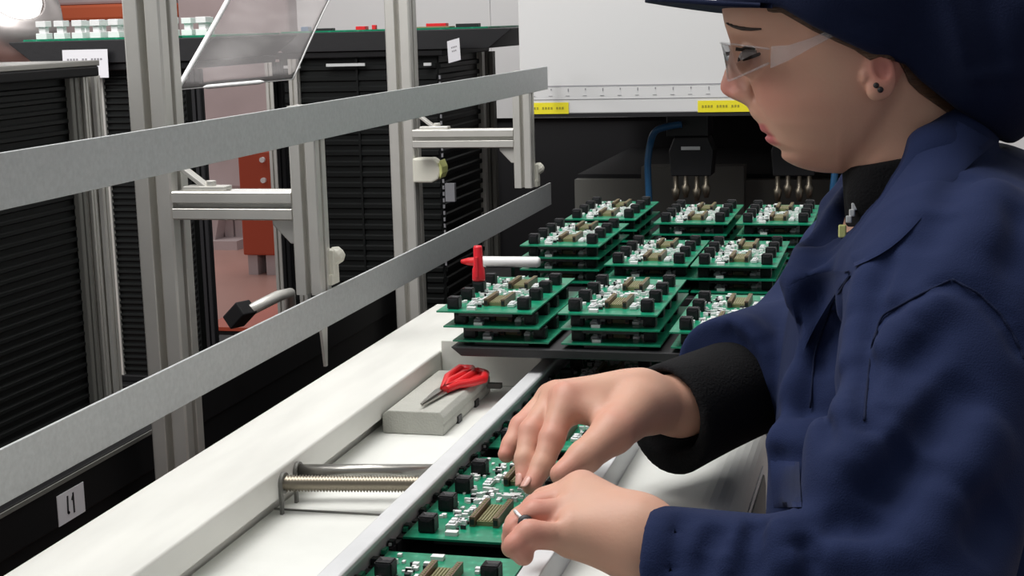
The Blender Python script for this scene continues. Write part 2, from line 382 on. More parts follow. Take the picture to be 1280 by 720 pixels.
# the moulded white cover beside the belt
def rounded(x1, r, z0, z1, x0=-.2325, n=8):
    return [(x0, z0), (x0, z1)] + [(x1-r+r*math.sin(a), z1-r+r*math.cos(a)) for a in [i*math.pi/2/n for i in range(n+1)]] + [(x1, z0)]
mb = MB(); mb.prism(rounded(-.126, .030, -.35, -.022), (0, .35, 0), (1, 0, 0), (0, 0, 1), (0, 1.12, 0)); cov = put('cover', mb, 'pan', line)
mb = MB(); mb.prism([(1.165, -.30), (1.165, -.085), (1.20, -.060), (1.40, -.060), (1.415, -.075), (1.415, -.30)], (-.1262, 0, 0), (0, 1, 0), (0, 0, 1), (.003, 0, 0)); sp = put('side_panel', mb, 'greybox', cov, .001)
mb = MB(); mb.prism([(1.155, -.31), (1.155, -.080), (1.195, -.053), (1.405, -.053), (1.425, -.070), (1.425, -.31)], (-.1265, 0, 0), (0, 1, 0), (0, 0, 1), (.0018, 0, 0)); put('panel_frame', mb, 'railw', cov, .0005)
mb = MB()
for x in (-.53, -.15):
    for y in (.5, 1.5): mb.box((x-.03, y-.03, FZ), (x+.03, y+.03, -.10))
mb.box((-.54, .4, -.16), (-.13, 1.6, -.062)); put('underframe', mb, 'greybox', line)

# ------------------------------------------------------------------ slotted frame with two flat bars behind the line
fr = thing('guard_frame', (-.79, 1.5, FZ), 'aluminium frame of slotted posts carrying two long flat bars', 'frame')
PX = -.793
for y, x in ((1.521, PX), (2.521, -.843)):
    mb = MB(); extrusion(mb, (x, y, FZ), (x, y, 1.0), .044, (1, 0, 0), .10); put('tall_post', mb, 'alu_post', fr)
for y, x, z in ((1.515, PX, .181), (2.47, -.83, .176)):
    mb = MB(); extrusion(mb, (x+.022, y, z), (-.632, y, z), .031, (0, 1, 0)); put('cross_bar', mb, 'alu_post', fr)
    mb = MB(); extrusion(mb, (-.617, y, .085 if y < 2 else .093), (-.617, y, .287), .030); put('short_post', mb, 'alu_post', fr)
    mb = MB()
    mb.cbox((x+.045, y, z+.028), .052, .014, .005, np.array([[.8, 0, .6], [0, 1, 0], [-.6, 0, .8]])); mb.cbox((x+.058, y, z+.018), .05, .018, .005)
    mb.lathe([(0, 0), (.006, 0), (.006, .006), (0, .006)], (x+.062, y, z+.020), (0, 0, 1), 10)
    put('corner_bracket', mb, 'alu_post', fr, .001)
    mb = MB(); mb.prism([(0, 0), (-.026, 0), (-.026, -.005), (-.006, -.026), (0, -.026)], (-.632, y-.008, z-.0155), (1, 0, 0), (0, 0, 1), (0, .016, 0)); put('corner_bracket', mb, 'alu_post', fr, .001)
    mb = MB(); mb.cbox((-.603, y+.018, .115), .012, .016, .03); mb.lathe([(0, 0), (.009, .001), (.010, .010), (.006, .016), (0, .017)], (-.604, y+.020, .118), (.6, .3, .5), 12)
    mb.cbox((-.603, y+.018, .098), .010, .022, .012); put('clamp', mb, 'knob', fr, .001)
mb = MB(); a = on(401, 402, 0, -.6035); b = on(413, 455, 0, -.6035); mb.prism([(0, 0), (.020, .008), (.014, b[2]-a[2]), (.009, b[2]-a[2])], a, (0, 1, 0), (0, 0, 1), (-.003, 0, 0)); put('hanger', mb, 'alu_post', fr)
for z0, z1, y1 in ((.251, .290, 2.575), (.050, .0885, 2.582)):
    mb = MB(); mb.box((-.6015, .35, z0), (-.5985, y1, z1)); put('flat_bar', mb, 'alu_flat', fr, .0006)
mb = MB(); mb.prism([(0, 0), (.034, 0), (.046, .006), (.050, .016), (.052, .020), (.046, .034), (.036, .042), (0, .042)], (-.822, 2.49, .098), (1, 0, 0), (0, 0, 1), (0, .03, 0)); sb = put('sensor_box', mb, 'knob', fr, .003)
sb['label'] = 'ivory plastic box on the second post'
mb = MB(); mb.prism([(0, .0), (.005, .010), (.005, .020), (0, .032)], (-.7725, 2.488, .105), (1, 0, 0), (0, 0, 1), (0, .034, 0)); put('yellow_face', mb, 'yellowgreen', sb, .001)

# ------------------------------------------------------------------ circuit boards
def make_board():
    mb = MB(); mb.box((0, 0, 0), (.1, .207, .0016)); root = link('circuit_board', mb.mesh('circuit_board', 'pcb'), None, 0, (0, 0, 0))
    bm = bmesh.new(); bmesh.ops.create_cube(bm, size=1.0); bmesh.ops.bevel(bm, geom=bm.edges[:], offset=.07, segments=2, affect='EDGES')
    for v in bm.verts: v.co = Vector(((v.co.x+.5)*.0125, (v.co.y+.5)*.0125, (v.co.z+.5)*.0122))
    for ny in ((0, -1, 0), (0, 0, 1)):
        f = max((q for q in bm.faces), key=lambda q: q.normal.dot(Vector(ny))*(q.calc_area()+1e-9)); bmesh.ops.inset_region(bm, faces=[f], thickness=.0030)
        bmesh.ops.translate(bm, verts=f.verts[:], vec=Vector(ny)*(-.0012 if ny[2] else .0006))
    im = bpy.data.meshes.new('inductor'); bm.to_mesh(im); bm.free(); im.materials.append(M['inductor'])
    for x, ys in ((.0085, (.010, .060, .105, .152)), (.081, (.014, .066, .110, .158))):
        for y in ys:
            link('inductor', im, root, 0, (x, y, .0016))
    cs = MB(); cs.box((0, 0, 0), (.0042, .046, .0075)); cs.mi = 1; cs.box((.0006, -.0006, .0016), (.0036, .0466, .0058)); cs.mi = 2
    for i in range(14): cs.box((.0013, .002+i*.0031, .0075), (.0029, .0036+i*.0031, .0079))
    cm = cs.mesh('connector_strip', ['brown', 'black', 'olivechip'])
    ch = MB(); ch.box((0, 0, 0), (.0125, .040, .0035))
    for i in range(5): ch.box((.001+.0023*i, .001, .0035), (.0022+.0023*i, .039, .0042))
    chm = ch.mesh('chip', 'olivechip')
    for y in (.030, .130):
        for x in (.042, .060): link('connector_strip', cm, root, 0, (x, y, .0016))
        link('chip', chm, root, 0, (.0468, y+.003, .0016))
    wb = MB(); wb.box((0, 0, 0), (.007, .015, .0035)); wb.box((.001, .002, .0035), (.006, .006, .005)); wb.box((.001, .009, .0035), (.006, .013, .005)); wm = wb.mesh('socket', 'tin')
    for x, y in ((.0265, .022), (.0265, .122), (.068, .026), (.068, .130)): link('socket', wm, root, .0006, (x, y, .0016))
    sm = MB()
    for i in range(170):
        r = RNG.random(4); zone = i % 6
        if zone < 3: x, y = .024+.015*r[0], .02+.16*r[1]
        elif zone == 3: x, y = .067+.012*r[0], .03+.15*r[1]
        elif zone == 4: x, y = .035+.035*r[0], .084+.04*r[1]
        else: x, y = .006+.018*r[0], .028+.17*r[1]
        sm.mi = [0, 0, 1, 0, 2][i % 5]; a = .0018+.0032*r[2]; b = .0016+.0026*r[3]
        sm.box((x, y, .0016), (x+a, y+b, .0016+.0012+.0025*r[2]))
    for x, y in ((.050, .098), (.054, .1005), (.0300, .0070), (.035, .194)): sm.mi = 0; sm.box((x, y, .0016), (x+.009, y+.006, .0045))
    ub = MB(); ub.box((.022, .004, -.004), (.079, .203, 0)); link('underside_block', ub.mesh('underside_block', 'black'), root, .0006, (0, 0, 0))  # black block added under the board to deepen shadow in the stack gaps
    o = put('small_components', sm, ['whitep', 'black', 'tin'], root); o['kind'] = 'stuff'
    return root
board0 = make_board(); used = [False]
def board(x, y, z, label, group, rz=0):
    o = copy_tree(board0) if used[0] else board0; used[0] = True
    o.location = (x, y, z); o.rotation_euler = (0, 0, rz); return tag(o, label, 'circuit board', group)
G1 = 'circuit boards in a row on the conveyor'
board(-.3495, .766, .0, 'green circuit board lying on the conveyor at the bottom edge of the picture', G1)
board(-.3495, 1.004, .0, 'green circuit board on the conveyor being worked on by both hands', G1)
board(-.3495, 1.242, .0, 'green circuit board on the conveyor behind the far hand and before the stacks', G1)
board(-.3495, 1.480, .0, 'green circuit board on the conveyor partly under the front black tray', G1)
G2 = 'stacked circuit boards'
LV = {1: ('topmost',), 2: ('topmost', 'lower'), 3: ('topmost', 'middle', 'lowest'), 4: ('topmost', 'second', 'third', 'lowest')}
def stack(x, y, zs, where, step=0.0):
    for n, (lev, z) in enumerate(zip(LV[len(zs)], sorted(zs, reverse=True))):
        j = RNG.uniform(-.002, .002, 2) if n else (0, 0)
        board(x+j[0]+step*n, y+j[1], z, f'{lev} green board in {where}', G2)
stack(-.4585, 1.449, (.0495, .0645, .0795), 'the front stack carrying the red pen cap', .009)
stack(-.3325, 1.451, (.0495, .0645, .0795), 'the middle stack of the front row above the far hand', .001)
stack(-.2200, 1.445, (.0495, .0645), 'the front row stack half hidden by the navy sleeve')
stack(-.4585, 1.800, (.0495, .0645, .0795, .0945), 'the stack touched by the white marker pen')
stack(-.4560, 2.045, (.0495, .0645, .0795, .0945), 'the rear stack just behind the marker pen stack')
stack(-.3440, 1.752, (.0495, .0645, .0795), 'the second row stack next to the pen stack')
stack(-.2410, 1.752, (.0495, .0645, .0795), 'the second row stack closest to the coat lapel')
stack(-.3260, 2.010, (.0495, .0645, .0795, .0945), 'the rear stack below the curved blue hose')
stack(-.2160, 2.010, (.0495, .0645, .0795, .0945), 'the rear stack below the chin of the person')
mb = MB(); mb.prism([(-.432, .0362), (-.10, .0362), (-.092, .0453), (-.443, .0453)], (0, 1.443, 0), (1, 0, 0), (0, 0, 1), (0, .240, 0))
tag(put('board_tray', mb, 'black', None, .001), 'thin black tray under the front row of stacked boards', 'tray', 'black trays under the stacks')
mb = MB(); mb.prism([(-.432, .0362), (-.10, .0362), (-.092, .0453), (-.443, .0453)], (0, 1.735, 0), (1, 0, 0), (0, 0, 1), (0, .53, 0))
tag(put('board_tray', mb, 'black', None, .001), 'black tray under the two rear rows of stacked boards', 'tray', 'black trays under the stacks')
# supports for the tray beyond the rail: the machine bed
mb = MB(); mb.box((-.58, 1.79, FZ), (-.10, 2.59, -.062)); mb.box((-.44, 1.79, -.062), (-.10, 2.58, .0355))
tag(put('feed_bed', mb, 'blackm'), 'dark feed bed under the rear trays in front of the machine mouth', 'machine bed')

# red cap, marker pen, foam block, scissors
t = thing('pen_cap', (-.4445, 1.570, .0935), 'upright red pen cap standing on the front stack of boards', 'cap')
mb = MB(); mb.lathe([(0, 0), (.0068, 0), (.0070, .002), (.0066, .013), (.0052, .016), (.0048, .036), (.0042, .038), (0, .038)], (-.4445, 1.5612, .0933), (0, 0, 1), 20); put('cap_body', mb, 'redcap', t, 0, True)
mb = MB(); mb.box((-.4460, 1.5535, .098), (-.4430, 1.5565, .120)); put('clip', mb, 'redcap', t, .0005)
t = thing('marker_pen', (-.49, 1.745, .060), 'white marker pen with a red tip lying against the second row of boards', 'pen')
a, b = np.array([-.506, 1.775, .079]), np.array([-.452, 1.777, .079]); ax = (b-a)/np.linalg.norm(b-a)
mb = MB(); mb.lathe([(0, 0), (.0062, 0), (.0066, .002), (.0066, .075), (.005, .078), (0, .078)], a, ax, 18); put('barrel', mb, 'whitep', t, 0, True)
mb = MB(); mb.lathe([(0, -.022), (.0022, -.021), (.0048, -.012), (.0058, -.001), (.0058, 0), (0, 0)], a, ax, 16); put('tip_cap', mb, 'red', t, 0, True)
mb = MB(); mb.box((-.495, 1.768, .0453), (-.462, 1.784, .0725)); put('rest', mb, 'black', t)
# foam block: a grey rest with notches along its foot
B0, BU, BV = np.array([-.4745, 1.318, -.0119]), np.array([1.0, -.01, 0]), np.array([-.002, 1.0, 0])
mb = MB(); mb.prism([(0, 0), (.060, 0), (.061, .003), (.061, .009), (.0595, .0105), (.061, .012), (.061, .0175), (.057, .0225), (.006, .0225), (0, .018)], B0, BU, (0, 0, 1), BV*.168)
foam = put('foam_block', mb, 'foam', None, .002); tag(foam, 'grey rectangular block in the white channel with the red scissors on top', 'block')
mb = MB()
for yy in (.05, .112):
    mb = MB(); mb.cbox(B0+BU*.061+BV*yy+np.array([0, 0, .0035]), .003, .012, .007); put('foot_notch', mb, 'black', foam)
mb = MB(); mb.cbox(B0+BU*.060+BV*.160+np.array([.006, 0, .010]), .018, .008, .005); put('pin', mb, 'greybox', foam)
t = thing('snips', (-.43, 1.40, .0107), 'small red-handled scissors lying on the grey block', 'scissors')
zt = .0107
def P2(x, y): p = on(x, y, 2, zt+.003); return np.array([p[0], p[1], zt])
tipp, piv = P2(527, 507), P2(556, 487)
dv = (piv-tipp)/np.linalg.norm(piv-tipp); nv = np.array([-dv[1], dv[0], 0])
for sgn in (1, -1):
    mb = MB(); mb.prism([(-.0003, 0), (.0012, 0), (.0062, .86), (.004, 1.06), (-.0022, 1.0)], tipp+np.array([0, 0, .003+.0009*sgn]), nv*sgn, piv-tipp, (0, 0, .0016)); put('blade', mb, 'steel', t)
mb = MB(); mb.lathe([(0, 0), (.003, 0), (.003, .003), (0, .0034)], piv+np.array([0, 0, .004]), (0, 0, 1), 12); put('pivot', mb, 'steel', t, 0, True)
for loop in ([(555, 489), (560, 474), (575, 463), (590, 464), (592, 470), (574, 481), (557, 490)], [(556, 490), (572, 484), (590, 481), (605, 477), (607, 470), (598, 467), (580, 471), (562, 480)]):
    mb = MB(); pts = [P2(*q)+np.array([0, 0, .0055]) for q in loop]; pts.append(pts[0]); mb.tube(pts, .0042, 10, False); 
    c = sum(pts)/len(pts); mb.add([p for p in pts]+[c], [(i, (i+1) % len(pts), len(pts)) for i in range(len(pts)-1)])
    put('handle', mb, 'red', t, 0, True)

# ------------------------------------------------------------------ the machine at the end of the line
mc = thing('reflow_machine', (-.2, 3.1, FZ), 'large white machine with a dark open mouth and yellow warning strips', 'machine')
mb = MB(); mb.box((-.975, 3.6, .135), (1.6, 4.4, 1.5)); put('hood', mb, 'white', mc)
mb = MB(); mb.box((-.655, 2.6, .207), (1.3, 2.7, .2535)); mb.box((-.655, 2.602, .2535), (1.3, 3.6, 1.5)); put('canopy', mb, 'white', mc, .002)
mb = MB(); mb.box((-.975, 3.62, FZ), (1.6, 4.4, .135)); mb.box((-.64, 3.0, FZ), (1.3, 3.05, .055)); mb.box((-.64, 3.0, .055), (1.3, 3.6, .06)); put('cabinet', mb, 'cavity', mc)
mb = MB(); mb.box((-.50, 2.94, -.3), (-.3, 3.0, .08)); mb.box((-.64, 2.97, -.3), (.5, 3.0, .052)); put('inner_panel', mb, 'greybox', mc)
mb = MB(); mb.box((-.64, 2.6, .2005), (1.3, 2.612, .207)); put('rim_seal', mb, 'black', mc)
mb = MB(); mb.box((.0, 2.6, FZ), (1.3, 2.66, .2)); put('side_door', mb, 'white', mc)
mb = MB(); mb.box((-.645, 2.5990, .2535), (1.2, 2.5998, .2555)); mb.box((-.645, 2.5992, .2315), (1.2, 2.5998, .2322))
for i in range(60):
    x = -.63+.0305*i; mb.box((x, 2.5991, .2475 if i % 2 else .2455), (x+.0016, 2.5998, .2505)); mb.box((x-.004, 2.5992, .2375), (x+.003, 2.5998, .2382))
put('ruler_mark', mb, 'greyink', mc)
for x0, x1 in ((-.647, -.568), (-.343, -.25)):
    mb = MB(); mb.box((x0, 2.5985, .207), (x1, 2.5996, .2265)); ys = put('yellow_strip', mb, 'yellow', mc)
    mb = MB()
    for i in range(13):
        a = x0+.007+i*.005
        if i not in (4, 9): mb.box((a, 2.5980, .2150), (a+.0032, 2.5985, .2190))
    put('lettering', mb, 'olive', ys)
def nozzle(x, y, label):
    t = thing('nozzle_unit', (x, y, .04), label, 'nozzle unit', 'black nozzle units in the machine mouth')
    mb = MB(); mb.prism([(-.036, .085), (.036, .085), (.040, .13), (.030, .155), (-.030, .155), (-.040, .13)], (x, y-.03, 0), (1, 0, 0), (0, 0, 1), (0, .06, 0))
    mb.box((x-.045, y-.02, .155), (x+.03, y+.05, .2)); put('housing', mb, 'black', t, .002)
    mb = MB(); mb.box((x-.017, y-.033, .1325), (x+.017, y-.030, .1385)); put('bright_plate', mb, 'tin', t)  # bright bar stands in for the highlight on the black housing
    for i, dx in enumerate((-.028, -.010, .010, .027)):
        mb = MB(); mb.lathe([(0, 0), (.004, 0), (.007, .012), (.008, .02), (.0045, .024), (.0045, .045), (0, .045)], (x+dx, y-.025, .040+.006*(i % 2)), (0, 0, 1), 14); put('nozzle', mb, 'screw', t, 0, True)
    return t
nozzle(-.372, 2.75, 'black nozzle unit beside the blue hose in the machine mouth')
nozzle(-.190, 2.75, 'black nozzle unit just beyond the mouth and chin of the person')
def hose(pts, label):
    mb = MB(); P = [np.array(p) for p in pts]; Q = []
    for i in range(len(P)-1):
        a, b, c, d = P[max(i-1, 0)], P[i], P[i+1], P[min(i+2, len(P)-1)]
        for k in range(6):
            u = k/6; Q.append(.5*(2*b+(c-a)*u+(2*a-5*b+4*c-d)*u*u+(3*b-a-3*c+d)*u**3))
    Q.append(P[-1]); mb.tube(Q, .0062, 12); tag(put('air_hose', mb, 'blue', None, 0, True), label, 'hose', 'blue air hoses')
hose([(-.448, 2.72, .0), (-.449, 2.72, .06), (-.450, 2.72, .11), (-.444, 2.72, .148), (-.432, 2.705, .168), (-.41, 2.70, .176), (-.385, 2.70, .180)], 'blue hose curving up beside the black nozzle unit')
hose([(-.120, 2.70, .0), (-.121, 2.70, .05), (-.118, 2.70, .09), (-.115, 2.71, .14), (-.11, 2.72, .2)], 'straight blue hose rising under the chin of the person')

# ------------------------------------------------------------------ magazines with slatted sides
base = thing('magazine_lift', (-1.1, 1.9, FZ), 'long low black magazine lift with a white numbered label on its side', 'machine')
mb = MB(); mb.box((-1.35, .55, -.14), (-.85, 1.67, -.09)); mb.box((-.96, 1.67, -.14), (-.885, 2.75, -.09)); mb.box((-1.33, .6, FZ), (-.856, 1.66, -.14)); mb.box((-.95, 1.66, FZ), (-.89, 2.7, -.14)); put('body', mb, 'blackm', base, .002)
mb = MB(); mb.box((-.8555, .55, -.096), (-.8485, 1.67, -.0915)); put('edge_strip', mb, 'greybox', base)
p = on(88, 630, 0, -.85); mb = MB(); mb.box((-.8495, p[1]-.0265, p[2]-.0165), (-.8487, p[1]+.0265, p[2]+.0165)); lb = put('label_plate', mb, 'paper', base)
mb = MB(); stroke_text(mb, 'l1', (-.8487, p[1]-.012, p[2]-.008), (0, 1, 0), (0, 0, 1), (1, 0, 0), .009, .017, .0028); put('lettering', mb, 'ink', lb)

def magazine(x0, x1, y0, y1, z0, z1, label, posts, slat_sides, tab=True, pitch=.0125):
    t = thing('board_magazine', ((x0+x1)/2, (y0+y1)/2, z0), label, 'magazine', 'slatted board magazines')
    mb = MB(); mb.box((x0-.006, y0-.006, z1-.012), (x1+.006, y1+.006, z1)); put('top_plate', mb, 'blackm', t, .002)
    mb = MB(); mb.box((x0, y0, z0), (x1, y1, z0+.012)); put('bottom_plate', mb, 'blackm', t, .002)
    for (x, y, w, m) in posts:
        mb = MB(); extrusion(mb, (x, y, z0+.012), (x, y, z1-.012), w); put('post', mb, m, t)
    for sd in slat_sides:
        mb = MB(); n = int((z1-z0-.03)/pitch)
        for i in range(n):
            z = z0+.018+i*pitch
            if sd == 'x': mb.prism([(0, 0), (.004, .002), (.004, pitch*.45), (0, pitch*.6)], (x1-.008, y0+.012, z), (1, 0, 0), (0, 0, 1), (0, y1-y0-.05, 0))
            else: mb.prism([(0, 0), (.004, .002), (.004, pitch*.45), (0, pitch*.6)], (x0+.012, y0+.008, z), (0, -1, 0), (0, 0, 1), (x1-x0-.024, 0, 0))
        if sd == 'x': mb.box((x1-.03, y0+.01, z0+.012), (x1-.0075, y1-.03, z1-.012))
        else:
            mb.box((x0+.01, y0+.0075, z0+.012), (x1-.01, y0+.04, z1-.012)); xm = (x0+x1)/2; mb.box((xm-.002, y0+.002, z0+.012), (xm+.002, y0+.008, z1-.012))
        put('slat_panel', mb, 'slat', t)
    return t
magazine(-1.28, -.93, 1.12, 1.63, -.09, .330, 'black slatted magazine at the left picture edge, closest to the frame post',
         [(-.937, 1.585, .018, 'greybox'), (-.934, 1.612, .010, 'alu_post'), (-.945, 1.655, .014, 'alu_post')], 'x')
mb = MB(); mb.box((-1.285, 1.0, .330), (-.925, 1.64, .3365)); tag(put('cover_strip', mb, 'steel', None, .001), 'thin bright metal sheet on top of the black magazine at the left edge', 'sheet')
magazine(-1.345, -1.128, 2.28, 2.62, -.22, .318, 'black slatted magazine behind the thick post, under the tray of white connectors',
         [(-1.322, 2.285, .014, 'alu_post'), (-1.288, 2.285, .010, 'alu_post'), (-1.116, 2.285, .016, 'black'), (-1.116, 2.62, .016, 'blackm')], 'y', True, .0105)
mgc = magazine(-1.215, -.868, 2.83, 3.16, -.22, .318, 'black slatted magazine beyond the second post in front of the white wall',
         [(-1.225, 2.835, .016, 'alu_post'), (-1.17, 2.825, .018, 'alu_post'), (-.872, 3.12, .018, 'alu_post'), (-.862, 3.165, .020, 'greybox'), (-1.205, 3.15, .016, 'blackm')], 'yx', True, .021)
mb = MB()
for i in range(30): mb.box((-.8690, 2.815, -.10+i*.0125), (-.8655, 2.8185, -.093+i*.0125))
o = put('rivet_row', mb, 'greyink', mgc)
for x0, x1, z in ((-1.19, -1.155, .288), (-1.10, -1.02, .290), (-.955, -.94, .288), (-.90, -.885, .288)):
    mb = MB(); mb.box((x0, 2.820, z), (x1, 2.8245, z+.0055)); put('bright_tab', mb, 'tin', mgc)
mb = MB(); s_ = on(557, 252, 1, 2.812); mb.box((s_[0], 2.8115, s_[2]), (s_[0]+.019, 2.8225, s_[2]+.035)); put('grey_label', mb, 'greyink', mgc)
for a, b, l in (((-1.37, 2.26), (-1.105, 2.64), 'black trolley under the magazine behind the thick post'), ((-1.235, 2.815), (-.85, 3.18), 'black trolley under the magazine by the white wall')):
    mb = MB(); mb.box((*a, -.27), (*b, -.22)); mb.box((a[0]+.02, a[1]+.02, FZ+.05), (b[0]-.02, b[1]-.02, -.27))
    for x in (a[0]+.04, b[0]-.04):
        for y in (a[1]+.04, b[1]-.04): mb.box((x-.015, y-.015, FZ), (x+.015, y+.015, FZ+.05))
    tag(put('trolley', mb, 'blackm', None, .002), l, 'trolley', 'trolleys under the magazines')
def tray(x0, x1, y0, y1, z, label):
    mb = MB(); d = .028
    mb.prism([(x0, .034), (x0+d*1.6, 0), (x1-d*1.6, 0), (x1, .034), (x1, .037), (x0, .037)], (0, y0, z), (1, 0, 0), (0, 0, 1), (0, y1-y0, 0))
    return tag(link('board_tray', mb.mesh('board_tray', 'black'), None, .001), label, 'tray', 'black trays on the magazines')
trB = tray(-1.445, -1.075, 2.27, 2.62, .3188, 'black flared tray on the magazine behind the thick post')
trC = tray(-1.235, -.725, 2.82, 3.14, .3188, 'black flared tray on the magazine in front of the white wall')
def sticker(o, u, v, n, w, h, label, rows, parent):
    o, u, v, n = (np.asarray(a, float) for a in (o, u, v, n))
    mb = MB(); mb.prism([(0, 0), (w, 0), (w, h), (0, h)], o, u, v, n*.0008); r = put('paper_label', mb, 'paper', parent); r['label'] = label
    mb = MB()
    for zf, segs in rows:
        for a, b in segs: mb.prism([(a*w, h*zf), (b*w, h*zf), (b*w, h*(zf+.07)), (a*w, h*(zf+.07))], o+n*.0008, u, v, n*.0003)
    put('lettering', mb, 'greyink', r)
seg = lambda n, a=.1, b=.9: [(a+(b-a)*i/n, a+(b-a)*(i+.62)/n) for i in range(n)]
s_ = on(80, 98, 1, 2.262)
sticker(s_, (1, 0, .0), (.02, 0, 1), (0, -1, 0), .082, .046, 'white printed paper label', [(.62, [q for i, q in enumerate(seg(12)) if i not in (4, 7)])], trB)
s_ = on(561, 79, 1, 2.80)
sticker(s_, (.86, -.28, .20), (-.04, 0, 1), (-.28, -.95, 0), .031, .041, 'small tilted white paper label', [(.62, seg(4, .3, .8)), (.45, seg(3, .35, .75))], trC)
# boards on the trays
def loose_board(x0, x1, y0, y1, z, label, bits):
    mb = MB(); mb.box((x0, y0, z), (x1, y1, z+.003)); r = tag(put('circuit_board', mb, 'pcb'), label, 'circuit board', 'boards on the magazine trays')
    for name, m, fn in bits: fn_ = MB(); fn(fn_); put(name, fn_, m, r, .0006)
    return r
def conn(x, y, z):
    def f(mb):
        mb.box((x-.010, y-.01, z), (x+.010, y+.01, z+.010)); mb.box((x-.006, y-.006, z+.010), (x+.006, y+.006, z+.020)); mb.box((x-.009, y-.01, z+.020), (x+.009, y+.01, z+.030))
    return f
bits = [('connector', 'whitep', conn(-1.405+.0335*(i % 8)-.004*(i//8), 2.315+.14*(i//8), .3592)) for i in range(16)]
loose_board(-1.43, -1.15, 2.29, 2.58, .3562, 'green circuit board with rows of white connectors on the tray behind the thick post', bits)
loose_board(-1.145, -1.085, 2.30, 2.56, .3562, 'small green board with one white connector, between the thick post and plastic sheet', [('connector', 'whitep', conn(-1.12, 2.33, .3592))])
def lump(*bs):
    def f(mb):
        for b in bs: mb.box(b[:3], b[3:])
    return f
loose_board(-1.20, -.975, 2.84, 3.1, .3562, 'green board on the tray by the white wall, between sheet and second post',
    [('component', 'blue', lump((-1.165, 2.86, .3592, -1.150, 2.88, .368))), ('component', 'black', lump((-1.135, 2.86, .3592, -1.10, 2.88, .364))), ('component', 'red', lump((-1.05, 2.86, .3592, -1.03, 2.88, .366), (-1.02, 2.87, .3592, -1.012, 2.88, .368)))])
loose_board(-.965, -.775, 2.84, 3.1, .3562, 'green board with a red part above the tilted label on the white wall tray',
    [('component', 'black', lump((-.955, 2.86, .3592, -.94, 2.88, .371))), ('component', 'red', lump((-.905, 2.86, .362, -.865, 2.88, .368))), ('component', 'olivechip', lump((-.93, 2.85, .3592, -.855, 2.89, .362))), ('component', 'black', lump((-.845, 2.86, .3592, -.80, 2.88, .366)))])

# clear plastic sheet hanging behind the thick post
c4 = [W(283, -2, 1.98), W(222, 112, 1.93), W(366, 99, 1.98), W(424, -22, 2.04)]
t = thing('plastic_sheet', c4[1], 'clear plastic sheet hanging at a slant beside the thick post', 'sheet')
c4[0] = c4[1]+(c4[0]-c4[1])*2.2; c4[3] = c4[2]+(c4[3]-c4[2])*2.0
def sheet_pt(a, b):
    p = (c4[1]*(1-a)+c4[2]*a)*(1-b)+(c4[0]*(1-a)+c4[3]*a)*b
    return p+np.array([0, 1, 0])*(.006*math.sin(a*4+b*3)*math.sin(2*b+.6)+.0015*math.sin(9*a+3*b))*min(1, b*4+.3)
mb = MB(); n = 24; vs = [sheet_pt(i/n, j/n) for j in range(n+1) for i in range(n+1)]
mb.add(vs, [(j*(n+1)+i, j*(n+1)+i+1, (j+1)*(n+1)+i+1, (j+1)*(n+1)+i) for j in range(n) for i in range(n)])
o = put('film', mb, 'film', t, 0, True); sm_ = o.modifiers.new('thick', 'SOLIDIFY'); sm_.thickness = .0012
mb = MB()
for a in (0, 1): mb.tube([sheet_pt(a, j/n) for j in range(n+1)], .0034 if a == 0 else .0014, 8)
mb.tube([sheet_pt(i/n, 0) for i in range(n+1)], [.0010+.0018*(6 <= i <= 17) for i in range(n+1)], 8); put('folded_edge', mb, 'whitep', t, 0, True)

# clamp lever low behind the bars
t = thing('clamp_lever', W(318, 382, 2.05), 'grey tube lever with a black square head behind the lower bar', 'lever')
mb = MB(); mb.tube([W(312, 388, 2.05), W(348, 370, 2.10), W(362, 366, 2.14), W(366, 420, 2.2)], .008, 12); put('tube', mb, 'alu_post', t, 0, True)
c = W(300, 393, 2.05); mb = MB(); mb.cbox(c, .034, .028, .022, np.array([[.72, .3, -.62], [-.2, .95, .22], [.66, -.03, .75]])); put('head', mb, 'blackm', t, .002)
t = thing('floor_box', (-1.6, 3.4, FZ), 'low black box behind the lever, standing on the red floor', 'box')
p0 = on(254, 410, 1, 3.0); mb = MB(); mb.box((p0[0], 3.0, FZ), (p0[0]+.30, 3.3, p0[2])); put('body', mb, 'blackm', t, .004)
mb = MB(); mb.box((p0[0], 2.995, p0[2]-.004), (p0[0]+.30, 3.3, p0[2]+.004)); put('lid', mb, 'redbox', t)

# ------------------------------------------------------------------ far end of the hall, seen between the magazines
def far_box(px0, py0, px1, py1, d, depth): 
    a = W(px0, py1, d); b = W(px1, py0, d); return (min(a[0], b[0]), a[1], min(a[2], b[2])), (max(a[0], b[0]), a[1]+depth, max(a[2], b[2]))
t = thing('far_cabinet', W(330, 300, 9.0)*np.array([1, 1, 0])+np.array([0, 0, FZ]), 'red orange cabinet on the floor far behind the first cross bar', 'cabinet')
lo, hi = far_box(303, 186, 352, 300, 9.0, .4); mb = MB(); mb.box((lo[0], lo[1], FZ+.12), hi); put('body', mb, 'redbox', t, .01)
mb = MB()
for z in (.05, .17):
    mb = MB(); mb.lathe([(0, 0), (.016, 0), (.016, .02), (0, .02)], (lo[0]+.16, lo[1], hi[2]-z), (0, -1, 0), 12); put('knob', mb, 'whitep', t)
mb = MB()
for x in (lo[0]+.05, hi[0]-.05): mb.box((x-.03, lo[1]+.02, FZ), (x+.03, lo[1]+.5, FZ+.12))
put('foot', mb, 'pinkgrey', t)
t = thing('far_machine', W(290, 200, 10.4)*np.array([1, 1, 0])+np.array([0, 0, FZ]), 'tall pinkish grey machine far behind the plastic sheet with a slanted leg', 'machine')
lo, hi = far_box(236, -60, 392, 236, 10.2, 1.0); mb = MB(); mb.box(lo, hi); put('body', mb, 'pinkgrey', t, .02)
